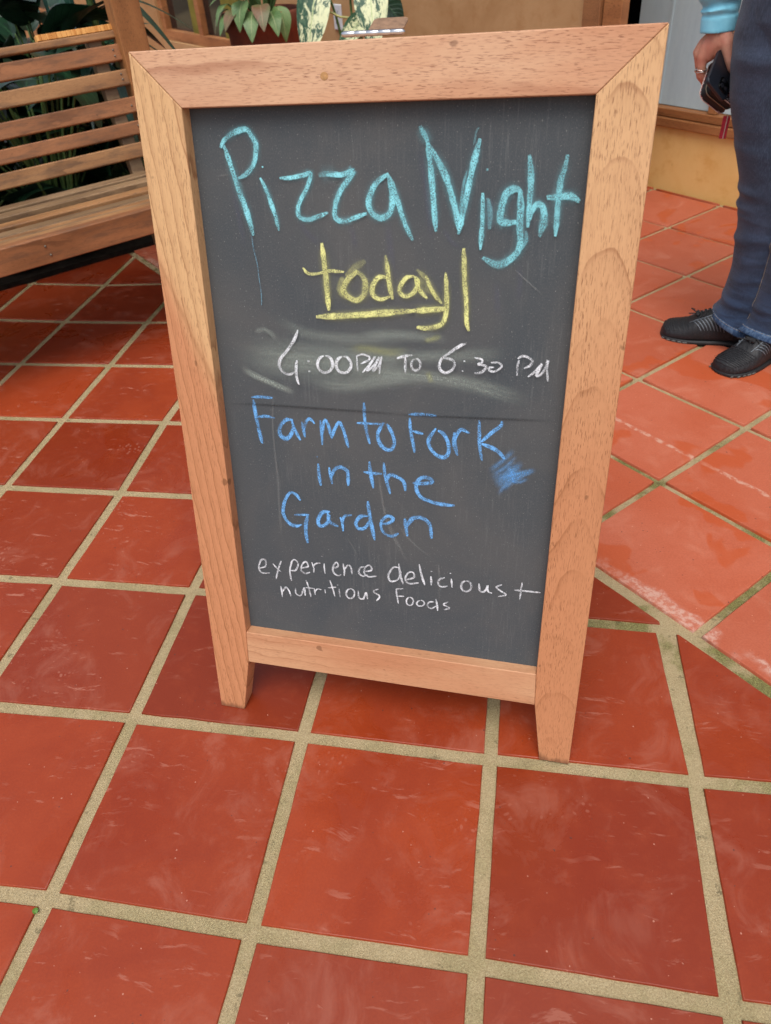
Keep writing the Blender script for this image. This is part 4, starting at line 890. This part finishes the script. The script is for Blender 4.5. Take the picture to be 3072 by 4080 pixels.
# thumb from the side of the palm, lying over the phone
T([ph(1050, 470, -.012), ph(1090, 590, -.018), ph(1105, 700, -.024), ph(1128, 820, -.030), ph(1152, 900, -.030), ph(1166, 950, -.028)], [.020, .0195, .0150, .0125, .0118, .0090])
# head, neck, torso core, other arm and hand (outside the picture)
hc = pw(-.03, -.02, 1.55)
FW = -LT * .75 - VD * .66; FW /= np.linalg.norm(FW); SD = np.array([FW[1], -FW[0], 0])                            # facing, and its right-hand side
T([hc - Z3 * .045 + FW * .012, hc + Z3 * .0, hc + Z3 * .055 - FW * .012], [.062, .078, .076], 20)
T([hc - Z3 * .085 + FW * .040, hc - Z3 * .04 + FW * .035], [.030, .045]); T([hc - Z3 * .005 + FW * .075, hc - Z3 * .032 + FW * .094], [.008, .0125])
T([hc - Z3 * .060 + FW * .078 - SD * .016, hc - Z3 * .060 + FW * .078 + SD * .016], [.006, .006])
for s in (-1, 1): T([hc - Z3 * .01 + SD * s * .074 - FW * .005, hc - Z3 * .04 + SD * s * .072], [.012, .010])
T([hc - Z3 * .07, pw(-.02, 0, 1.37), pw(-.02, 0, 1.2)], [.05, .055, .09], 18); T([pw(-.02, 0, 1.25), pw(0, 0, .95)], [.10, .11], 18)
sR, sL = pw(-.02, 0, 1.33) + SD * .17, pw(-.02, 0, 1.33) - SD * .17
eL = sL + np.array([0, 0, -.27]) - FW * .03 - SD * .06; wL = eL + FW * .10 + np.array([0, 0, -.23])
T([sL, eL, wL], [.045, .036, .026]); hl_ = wL + np.array([0, 0, -.06])
T([wL, hl_], [.026, .026], 14, (SD, .7))
for k in range(4):
    q = hl_ + FW * (.024 - .016 * k); T([q, q + np.array([0, 0, -.045]) + FW * .004, q + np.array([0, 0, -.075 + .006 * abs(k - 1)]) + FW * .016 + SD * .010], [.009, .0085, .007], 10)
T([wL + FW * .02 - Z3 * .01, wL + FW * .045 - Z3 * .05, wL + FW * .05 - Z3 * .085], [.013, .011, .009], 10)
T([pw(-.03, .0, .95), pw(-.075, 0, .75), pw(-.05, -.008, .45), pw(-.012, .01, .22), pw(-.012, .01, .05)], [.09, .07, .05, .042, .036]); T([pw(.03, -.03, .95), pw(.06, -.04, .75), pw(.075, -.06, .45), pw(.068, -.052, .22), pw(.064, -.052, .05)], [.09, .07, .05, .042, .036])
body = remeshed(from_bm('body', bb, SKIN, person, None, True), 0.0032, 3, 0.5)
eye = bmesh.new()
for s in (-1, 1): tube_bm(eye, [hc + FW * .066 + SD * s * .031 + Z3 * .004, hc + FW * .0665 + SD * s * .031 + Z3 * .004 + Z3 * .0005], [.0125, .0125], 12)
from_bm('eyes', eye, plain('eye_white', srgb(220, 216, 208), 0.2), person, None, True)
hb_ = bmesh.new()
tube_bm(hb_, [hc + Z3 * .03 - FW * .045, hc + Z3 * .065 - FW * .012, hc + Z3 * .075 + FW * .02], [.075, .083, .070], 20); tube_bm(hb_, [hc + Z3 * .03 - FW * .055, hc - Z3 * .08 - FW * .065, hc - Z3 * .20 - FW * .07], [.07, .07, .04], 16)
remeshed(from_bm('hair', hb_, plain('hair_brown', srgb(84, 58, 40), 0.5, var=.4, scale=200), person, None, True), 0.006)
# ring on the index finger
SILV = plain('silver', srgb(214, 210, 204), 0.18, 0.5, 1.0, 0.05)
rb = bmesh.new(); rc = ph(741, 925, -.005); ra = ph(738, 1000, -.002) - ph(742, 880, -.006); ra /= np.linalg.norm(ra)
r1 = LT - ra * (LT @ ra); r1 /= np.linalg.norm(r1); r2 = np.cross(ra, r1)
for off, tl in ((-.0022, .25), (.0020, -.12)):
    for k in range(28):
        q0, q1 = 2 * math.pi * k / 28, 2 * math.pi * (k + 1) / 28
        pp_ = [rc + (r1 * math.cos(q) + r2 * math.sin(q)) * .0128 + ra * (off + tl * .012 * math.cos(q)) for q in (q0, q1)]
        tube_bm(rb, pp_, [.00115, .00115], 6)
rg_c = rc - r1 * .0138 + ra * .002
tube_bm(rb, [rg_c - ra * .0035, rg_c, rg_c + ra * .0035], [.0014, .0028, .0014], 8)
from_bm('finger_ring', rb, SILV, person, None, True)

# jeans: two legs and the seat, one surface
m = Mat('denim', 0.9, 0.15); o = m.coord(); x, y, z = m.sep(o)
wv1 = m.noise(m.coord('Object', (900, 900, 55)), 1, 3, 0.7); wv2 = m.noise(m.coord('Object', (700, 700, 500)), 1, 2, 0.6); cl_ = m.noise(o, 9, 4, 0.6); cr = m.noise(m.coord('Object', (10, 10, 55)), 1, 3, 0.6, 0.5)
col = m.mix(m.step(cl_, 0.35, 0.68), srgb(46, 54, 69), srgb(60, 69, 87))
col = m.mix(m.math('MULTIPLY', m.step(wv1, 0.44, 0.70), 0.45), col, srgb(92, 104, 126)); col = m.mix(m.math('MULTIPLY', m.step(wv2, 0.55, 0.75), 0.22), col, srgb(30, 38, 56))
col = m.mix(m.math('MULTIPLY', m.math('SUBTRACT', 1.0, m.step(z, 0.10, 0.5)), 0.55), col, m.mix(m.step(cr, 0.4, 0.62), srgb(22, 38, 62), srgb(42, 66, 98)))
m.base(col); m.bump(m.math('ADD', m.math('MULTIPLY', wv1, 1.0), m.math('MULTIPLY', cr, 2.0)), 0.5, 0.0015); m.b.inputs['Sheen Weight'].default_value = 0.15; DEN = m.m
jb = bmesh.new()
def leg_loft(prof, folds, hem_tilt, toe_dir):
    td = np.array([*toe_dir, 0])
    zs = np.array([p[0] for p in prof]); rings = []
    zz = np.arange(zs[0], zs[-1] + .0001, .0045)
    for z in zz:
        la, de, ra_, rd = [np.interp(z, zs, [p[k] for p in prof]) for k in (1, 2, 3, 4)]
        ring = []
        for t in np.linspace(0, 2 * math.pi, 72, endpoint=False):
            ct, st = math.cos(t), math.sin(t); d = 0
            for (fz, fa, fw, ang, sl) in folds:
                zc = z - fz - sl * (ct * math.cos(ang) + st * math.sin(ang)); k = max(0, math.cos(t - ang)) ** 1.3
                d += fa * k * math.exp(-(zc / fw) ** 2)
            d += .0016 * mnoise.noise(Vector((ct * 2.2, st * 2.2, z * 16))) + .0022 * mnoise.noise(Vector((ct * 1.2 + 5, st * 1.2, z * 5)))
            off = LT * ((ra_ + d) * ct) + VD * ((rd + d) * st)
            ring.append(pw(la, de, z + hem_tilt * (off @ td) * max(0, 1 - (z - zs[0]) / .16)) + off)
        rings.append(ring)
    loft_bm(jb, rings); return rings
PI = math.pi
foldR = [(.386, .0045, .009, PI * 1.05, .012), (.412, .004, .008, PI * 1.1, -.010), (.360, .0035, .009, PI * 1.2, .018), (.432, .005, .010, PI * 1.15, .01), (.332, .0045, .011, PI * 1.1, -.02), (.30, .004, .012, PI * 1.4, .03),
         (.462, .004, .012, PI * 1.2, -.015), (.52, .003, .016, PI * 1.25, .03), (.70, .0035, .02, PI * 1.4, .05), (.79, .004, .018, PI * 1.4, -.05), (.60, -.003, .02, PI * 1.3, -.04), (.15, .005, .012, PI * 1.3, -.02), (.19, .004, .014, PI * 1.55, .03), (.115, -.005, .010, PI * 1.5, .01), (.24, .003, .015, PI * 1.6, .03)]
ringsR = leg_loft([(.058, -.012, .0, .096, .095), (.082, -.017, .0, .090, .090), (.105, -.016, .0, .079, .082), (.15, -.014, .0, .076, .078), (.24, -.013, .0, .072, .076), (.335, -.022, -.004, .070, .076), (.446, -.036, -.008, .072, .080), (.546, -.062, -.008, .082, .088),
     (.654, -.085, -.006, .093, .098), (.724, -.090, -.004, .100, .104), (.80, -.086, 0, .110, .108), (.88, -.07, 0, .12, .11), (.95, -.05, 0, .11, .10)], foldR, .30, (-.97, .24))
foldL = [(a + .01, b, c, d + .3, e) for a, b, c, d, e in foldR]
ringsL = leg_loft([(.058, .060, -.055, .092, .092), (.082, .066, -.055, .084, .080), (.105, .066, -.055, .077, .076), (.15, .067, -.055, .074, .074), (.24, .070, -.055, .071, .074), (.335, .072, -.058, .071, .075), (.446, .078, -.062, .075, .080), (.546, .080, -.060, .083, .087),
     (.654, .078, -.052, .094, .097), (.724, .074, -.045, .102, .103), (.80, .066, -.038, .11, .108), (.88, .05, -.03, .12, .11), (.95, .03, -.02, .11, .10)], foldL, .34, (-.79, -.62))
loft_bm(jb, [[pw(-.012 + a * math.cos(t), -.018 + b * math.sin(t), z) for t in np.linspace(0, 2 * PI, 60, endpoint=False)] for z, a, b in ((.76, .14, .11), (.82, .165, .125), (.90, .165, .125), (.98, .15, .115), (1.02, .14, .11))])
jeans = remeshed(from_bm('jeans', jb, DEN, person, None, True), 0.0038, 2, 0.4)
m = Mat('hem_denim', 0.9, 0.15); n1 = m.noise(m.coord('Object', (130, 130, 40)), 1, 3, 0.6); n2 = m.noise(m.coord('Object', (800, 800, 800)), 1, 2)
m.base(m.mix(m.math('MULTIPLY', m.step(n2, .45, .7), .4), m.mix(m.step(n1, 0.40, 0.62), srgb(50, 72, 102), srgb(86, 110, 138)), srgb(40, 56, 82))); m.bump(n1, 0.4, 0.002)
hemb = bmesh.new()
for rings in (ringsR, ringsL):
    lo = [np.array(p) for p in rings[0]]; cz = sum(lo) / len(lo)
    def sc(p, k, dz): q = cz + (p - cz) * k; q[2] = p[2] + dz; return q
    hi = [np.array(p) for p in rings[4]]; ch = sum(hi) / len(hi)
    loft_bm(hemb, [[sc(p, 1.012, -.003) for p in lo], [sc(p, 1.030, .0) for p in lo], [ch + (p - ch) * np.array([1.030, 1.030, 1]) for p in hi], [ch + (p - ch) * np.array([1.008, 1.008, 1]) + np.array([0, 0, .002]) for p in hi]], False)
from_bm('hem', hemb, m.m, jeans, None, True)
stb = bmesh.new(); THR = plain('stitch_thread', srgb(150, 140, 120), 0.8)
for rings in (ringsR, ringsL):
    hi = [np.array(p) for p in rings[4]]; ch = sum(hi) / len(hi)
    for k in range(0, 72):
        a = ch + (hi[k] - ch) * np.array([1.033, 1.033, 1]); b = ch + (hi[(k + 1) % 72] - ch) * np.array([1.033, 1.033, 1]); tube_bm(stb, [a, a + (b - a) * .62], [.0006, .0006], 5)
# outer seam stitching down the nearer leg
for k0 in (40,):
    for i in range(6, 90, 1):
        p, q = np.array(ringsL[i][k0]), np.array(ringsL[i + 1][k0]); c0 = sum(np.array(v) for v in ringsL[i]) / 72; d_ = (p - c0) / np.linalg.norm(p - c0) * .0012
        tube_bm(stb, [p + d_, p + d_ + (q - p) * .6], [.0007, .0007], 5)
from_bm('stitching', stb, THR, jeans, None, True)

# long light blue sleeve with cuff, and the rest of the shirt
m = Mat('blue_jersey', 0.8, 0.2); o = m.coord(); f = m.noise(o, 700, 2, 0.6); g = m.noise(o, 20, 3)
m.base(m.mix(m.step(g, .35, .7), srgb(122, 196, 220), srgb(136, 208, 230))); m.bump(f, 0.25, 0.0006); m.b.inputs['Sheen Weight'].default_value = 0.2; JER = m.m
sb_ = bmesh.new(); rings = []
c0, c1, c2 = ph(966, 415), ph(1000, 120), ph(1045, -160)
elb = pw(-.165, .075, 1.06)
path = [c0, (c0 + c1) / 2 + LT * .000, c1, c2, (c2 + elb) / 2, elb, (elb + sR) / 2, sR]
Q, Lq = cat_rom(path, 0.0035)
for i, p in enumerate(Q):
    t = i * .0035; a = Q[min(i + 1, len(Q) - 1)] - Q[max(i - 1, 0)]; a /= np.linalg.norm(a); e1 = LT - a * (LT @ a); e1 /= np.linalg.norm(e1); e2 = np.cross(a, e1)
    base = .0435 if t < .034 else np.interp(t, [.034, .06, .12, .28, .45, .6], [.0405, .046, .050, .053, .062, .078])
    ring = []
    for q in np.linspace(0, 2 * PI, 56, endpoint=False):
        d = 0.0
        if t > .036:
            w_ = min(1, (t - .036) / .015)
            ph1 = t * 1.0 + .012 * math.sin(q + 1.0) + .006 * math.sin(2 * q)
            d += w_ * (.0095 * math.sin(ph1 * 2 * PI / .028 + 1.5 * math.sin(q * 1.0)) * (0.45 + .55 * math.cos(q - PI * 1.2)) * max(0, 1 - t / .40) + .0045 * mnoise.noise(Vector((math.cos(q) * 1.5, math.sin(q) * 1.5, t * 38))))
        ring.append(p + (e1 * math.cos(q) * (base + d) + e2 * math.sin(q) * (base * .82 + d)))
    rings.append(ring)
loft_bm(sb_, rings)
tube_bm(sb_, [sL, (sL + eL) / 2, eL, (eL + wL) / 2, wL], [.075, .062, .056, .05, .042], 24)
loft_bm(sb_, [[pw(-.015, -.01, z) + SD * a * math.cos(t) + FW * b * math.sin(t) for t in np.linspace(0, 2 * PI, 60, endpoint=False)] for z, a, b in ((.93, .185, .145), (1.0, .175, .135), (1.12, .16, .12), (1.24, .18, .125), (1.33, .195, .115), (1.38, .14, .09), (1.41, .075, .07))])
remeshed(from_bm('shirt', sb_, JER, person, None, True), 0.0032, 0, 0.3)

# shoes
m = Mat('black_shoe', 0.55, 0.4); o = m.coord(); f = m.noise(o, 300, 3); wv_ = m.n('ShaderNodeTexWave'); wv_.inputs['Scale'].default_value = 26; wv_.inputs['Distortion'].default_value = 5; m.put(o, wv_.inputs['Vector'])
m.base(m.mix(m.step(f, .4, .7), (.010, .011, .013, 1), (.022, .023, .026, 1))); m.bump(m.math('ADD', m.math('MULTIPLY', wv_.outputs['Fac'], .5), m.math('MULTIPLY', f, .8)), 0.45, 0.0018); SHOE = m.m
SOLE = plain('rubber_sole', (.013, .013, .014, 1), 0.6); GREY = plain('grey_print', srgb(118, 128, 136), 0.4, 0.5, 0.2); LACE = plain('black_lace', (.015, .015, .016, 1), 0.8); TREAD = plain('sole_tread', srgb(96, 96, 92), 0.6)
def shoe(toe, heel, flip):
    toe, heel = np.array([*toe, 0]), np.array([*heel, 0]); ax = heel - toe; L = np.linalg.norm(ax); ax /= L; sd_ = np.array([-ax[1], ax[0], 0]) * flip   # sd_: outer side
    ts = [0, .01, .03, .07, .13, .2, .28, .36, .46, .56, .66, .76, .86, .93, .975, 1.0]
    wd = [.006, .018, .030, .040, .046, .0485, .049, .047, .043, .039, .036, .0355, .035, .031, .022, .008]
    tp = [.016, .025, .033, .039, .043, .047, .054, .070, .084, .094, .098, .098, .096, .092, .085, .070]
    cs = [.006, .006, .006, .005, .004, .002, .0, -.002, -.003, -.002, 0, 0, 0, 0, 0, 0]
    def sec(i_t, grow=1.0):
        w_, h_, c_ = [np.interp(i_t, ts, a) for a in (wd, tp, cs)]; c = toe + ax * L * i_t + sd_ * c_; ring = []
        for q in np.linspace(0, 2 * PI, 36, endpoint=False):
            cq, sq = math.cos(q), math.sin(q); zz = h_ * (.42 + .58 * (abs(sq) ** .8) * np.sign(sq)) if sq > 0 else h_ * .42 * (1 - abs(sq) ** .55)
            rw = w_ * grow * (abs(cq) ** .75) * np.sign(cq) * (1.0 if zz < h_ * .4 else 1 - .18 * (zz / h_ - .4))
            ring.append(c + sd_ * rw + Z3 * (.004 + zz * grow))
        return ring
    b_ = bmesh.new(); loft_bm(b_, [sec(t) for t in np.unique(np.r_[np.linspace(0, .1, 10), np.linspace(.1, .93, 46), np.linspace(.93, 1, 8)])])
    up_ = from_bm('shoe', b_, SHOE, person, None, True)
    sb2 = bmesh.new(); prof = []
    for t in np.r_[np.linspace(0, 1, 40)]: prof.append((t, np.interp(t, ts, wd) + .0025))
    outl = [toe + ax * L * (t * 1.008 - .004) + sd_ * (np.interp(t, ts, cs) + w_) for t, w_ in prof] + [toe + ax * L * (t * 1.008 - .004) + sd_ * (np.interp(t, ts, cs) - w_) for t, w_ in prof[::-1]]
    loft_bm(sb2, [[p + Z3 * .0005 for p in outl], [p + Z3 * .007 for p in outl], [p * 1 + Z3 * .0125 for p in outl]]); from_bm('sole', sb2, SOLE, up_, None, True)
    for t in (.05, .11, .17, .23, .29):
        for s in (-1, 1):
            w_ = np.interp(t, ts, wd) + .0030; p = toe + ax * L * t + sd_ * (np.interp(t, ts, cs) + s * w_) + Z3 * .007; tb_ = bmesh.new(); tube_bm(tb_, [p - ax * .0045, p + ax * .0045], [.0022, .0022], 6); from_bm('sole_lug', tb_, TREAD, up_, None, True)
    pb = bmesh.new()
    def surf(t, q, lift=.0012):
        r_ = sec(t); k = q / (2 * PI) * 36; i0 = int(k) % 36; fr = k - int(k); p = r_[i0] * (1 - fr) + r_[(i0 + 1) % 36] * fr; c = toe + ax * L * t + Z3 * .03; n_ = p - c; n_ -= ax * (n_ @ ax); n_ /= np.linalg.norm(n_) + 1e-9; return p + n_ * lift
    for s in (0, 1):
        qq = (lambda a: a) if s == 0 else (lambda a: PI - a)
        for k in range(8):                                                        # feather-like side print
            t0 = .34 + .035 * k; pts = [surf(t0 + .05 * j / 5 + .01 * j, qq(1.02 - .88 * j / 5 - .02 * k)) for j in range(6)]; tube_bm(pb, pts, [.0006] + [.0014] * 4 + [.0006], 6, (Z3, .6))
        for k in range(3):
            t0 = .66 + .06 * k; tube_bm(pb, [surf(t0, qq(.35)), surf(t0 + .03, qq(.5)), surf(t0 + .07, qq(.45))], [.0009] * 3, 6)
        tube_bm(pb, [surf(.30 + .3 * j / 9, qq(1.12 - .10 * math.sin(j / 9 * PI))) for j in range(10)], [.0008] * 10, 6)
    from_bm('print', pb, GREY, up_, None, True)
    rb_ = bmesh.new()
    for k in range(11):
        t = .04 + .026 * k; tube_bm(rb_, [surf(t + .02 * math.cos(q * 2) + .004 * math.sin(q * 5), q, .0004) for q in np.linspace(.45, PI - .45, 14)], [.0019] * 14, 6)
    from_bm('toe_ridge', rb_, SHOE, up_, None, True)
    lb = bmesh.new()
    for k in range(5):
        t = .40 + .04 * k; tube_bm(lb, [surf(t + .012 * (j % 2), PI / 2 - .45 + .9 * j / 4, .0035) for j in range(5)], [.0022] * 5, 8)
    c = surf(.37, PI / 2, .006); tube_bm(lb, [c - sd_ * .010, c + sd_ * .010], [.0055, .0055], 10); tube_bm(lb, [c, c + sd_ * .02 - ax * .02 + Z3 * .004, c + sd_ * .034 - ax * .012 - Z3 * .004], [.0018] * 3, 6); tube_bm(lb, [c, c - sd_ * .016 - ax * .024 + Z3 * .004], [.0018] * 2, 6)
    from_bm('lace', lb, LACE, up_, None, True)
shoe((1.074, 1.519), (1.325, 1.462), 1)
shoe((1.205, 1.272), (1.405, 1.428), 1)

# ------------------------------------------------------------------ phone and wallet held in the hand
def round_rect(lx, ly, rad, seg=7, top=True):
    pts = []
    for cx_, cy_, a0, on in ((lx - rad, ly - rad, 0, top), (rad, ly - rad, PI / 2, top), (rad, rad, PI, True), (lx - rad, rad, 1.5 * PI, True)):
        for t in np.linspace(0, PI / 2, seg): pts.append((cx_ + rad * math.cos(a0 + t), cy_ + rad * math.sin(a0 + t)))
    return pts
def disc(bm, x, y, z0, z1, r, n=20):
    loft_bm(bm, [[(x + rr * math.cos(t), y + rr * math.sin(t), z) for t in np.linspace(0, 2 * PI, n, endpoint=False)] for rr, z in ((r, z0), (r, z1 - .0003), (r * .93, z1))])
PHN = Mat('phone_case', 0.36, 0.5); PHN.base((.010, .012, .018, 1)); PHN = PHN.m
GLOSS = Mat('camera_glass', 0.08, 0.5); GLOSS.base((.002, .002, .002, 1)); GLOSS = GLOSS.m
def axes(o_, xe, ye):
    ex = np.array(xe) - o_; lx = np.linalg.norm(ex); ex = ex / lx; ey = np.array(ye) - o_; ly = np.linalg.norm(ey); ey = ey / ly
    ez = np.cross(ex, ey); ez /= np.linalg.norm(ez)
    return (ex, ey, ez if ez @ (CAM - o_) > 0 else -ez, lx, ly)
pL, pB, pT = ph(826, 1068, -.118), ph(1052, 1374, -.095), ph(955, 610, -.030)
phone = thing('phone', 'black phone with square camera bump held against the wallet', 'phone', tuple(pB))
ex, ey, ez, lx, ly = axes(pL, pB, pT); mt = frame_m(pL, ex, ey, ez)
rr_ = round_rect(lx, ly, .012)
prism('case', [(x, y, 0) for x, y in rr_], [(x, y, -.009) for x, y in rr_], PHN, phone, mt, .0022)
bs_ = .44 * lx; bx0, by0 = lx * .47, .014
rr_ = [(bx0 + x, by0 + y) for x, y in round_rect(bs_, bs_ * 1.05, .008)]
cv = prism('camera_bump', [(x, y, .0024) for x, y in rr_], [(x, y, .0002) for x, y in rr_], GLOSS, phone, mt, .0009)
lensb = bmesh.new()
for x, y, q in ((.27, .27, .0062), (.27, .73, .0062), (.73, .30, .0062)): disc(lensb, bx0 + bs_ * x, by0 + bs_ * y, .0024, .0038, q)
LG = Mat('lens_glass', 0.04, 0.7); LG.base((.012, .012, .016, 1)); from_bm('lens', lensb, LG.m, cv, mt)
# wallet: two patterned covers with a black gusset and a zip between them, red wrist strap
m = Mat('patterned_cloth', 0.8, 0.2); vo = m.n('ShaderNodeTexVoronoi'); vo.inputs['Scale'].default_value = 210; m.put(m.tc.outputs['Object'], vo.inputs['Vector']); n3 = m.noise(m.coord(), 70, 2)
m.base(m.mix(m.step(n3, .46, .54), m.mix(m.step(vo.outputs['Distance'], .3, .5), srgb(196, 150, 140), srgb(130, 34, 44)), m.mix(m.step(vo.outputs['Distance'], .3, .5), srgb(170, 166, 170), srgb(58, 48, 56)))); CLOTH = m.m
WBK = plain('wallet_black', (.008, .008, .009, 1), 0.6); PIPE = plain('pale_piping', srgb(206, 180, 168), 0.7, var=.3, scale=300); PIPER = plain('red_piping', srgb(112, 42, 42), 0.7, var=.5, scale=260); ZIP = plain('zip_metal', srgb(140, 128, 110), 0.35, .5, .6)
wa, wb, wd = ph(702, 1285, -.058), ph(938, 1618, -.030), ph(826, 1185, -.084)
yv = ph(905, 830, .03) - ph(766, 1235, -.070)
ex, ey, _, lx, ly = axes(wa, wb, wa + yv); et = wd - wa; tk = np.linalg.norm(et); et /= tk
wal = thing('wallet', 'dark zip wallet with red patterned edge and hanging red strap, under the phone', 'wallet', tuple(wb))
mt = frame_m(wa, ex, ey, et); rr_ = round_rect(lx, ly, .018)
grow = lambda g: [(x + (x - lx / 2) / lx * 2 * g, y + (y - ly / 2) / ly * 2 * g) for x, y in rr_]
prism('gusset', [(x, y, tk - .002) for x, y in grow(-.001)], [(x, y, .002) for x, y in grow(-.001)], WBK, wal, mt)
prism('cover', [(x, y, tk + .0015) for x, y in rr_], [(x, y, tk - .0018) for x, y in rr_], CLOTH, wal, mt, .0006)
prism('cover', [(x, y, .0018) for x, y in rr_], [(x, y, -.0015) for x, y in rr_], CLOTH, wal, mt, .0006)
def rim(name, z, r, mat, g, dash=0):
    b_ = bmesh.new(); q = grow(g); q = q[13:] + q[:1]; Q, _ = cat_rom([(x, y, z) for x, y in q], .0022)
    for i in range(0, len(Q) - 1, 2 if dash else 1): tube_bm(b_, [Q[i], Q[i + 1]], [r, r], 6)
    return from_bm(name, b_, mat, wal, mt, True)
rim('piping', .0, .0013, PIPE, .0006, 1); rim('piping', .0, .0011, PIPER, .0002); rim('piping', tk, .0014, PIPE, .0006); rim('zip', tk * .5, .0016, ZIP, .0002)
RED = plain('red_strap', srgb(166, 24, 44), 0.6, var=.35, scale=220)
s0, s1 = ph(1035, 1540, -.030), ph(968, 1840, -.036); sw = LT * .0095
prism('strap', [s0, s0 + sw, s1 + sw, s1], [p + VD * .003 for p in (s0, s0 + sw, s1 + sw, s1)], RED, wal, None, .0006)
b_ = bmesh.new(); tube_bm(b_, [s0 + sw * 1.1, s1 + sw * 1.1], [.0013, .0013], 6); from_bm('strap_edge', b_, PIPE, wal, None, True)
s0, s1 = s0 + sw * 1.2, s1 + sw * 1.25
prism('strap', [s0, s0 + sw * .6, s1 + sw * .6, s1], [p + VD * .003 for p in (s0, s0 + sw * .6, s1 + sw * .6, s1)], RED, wal, None, .0006)
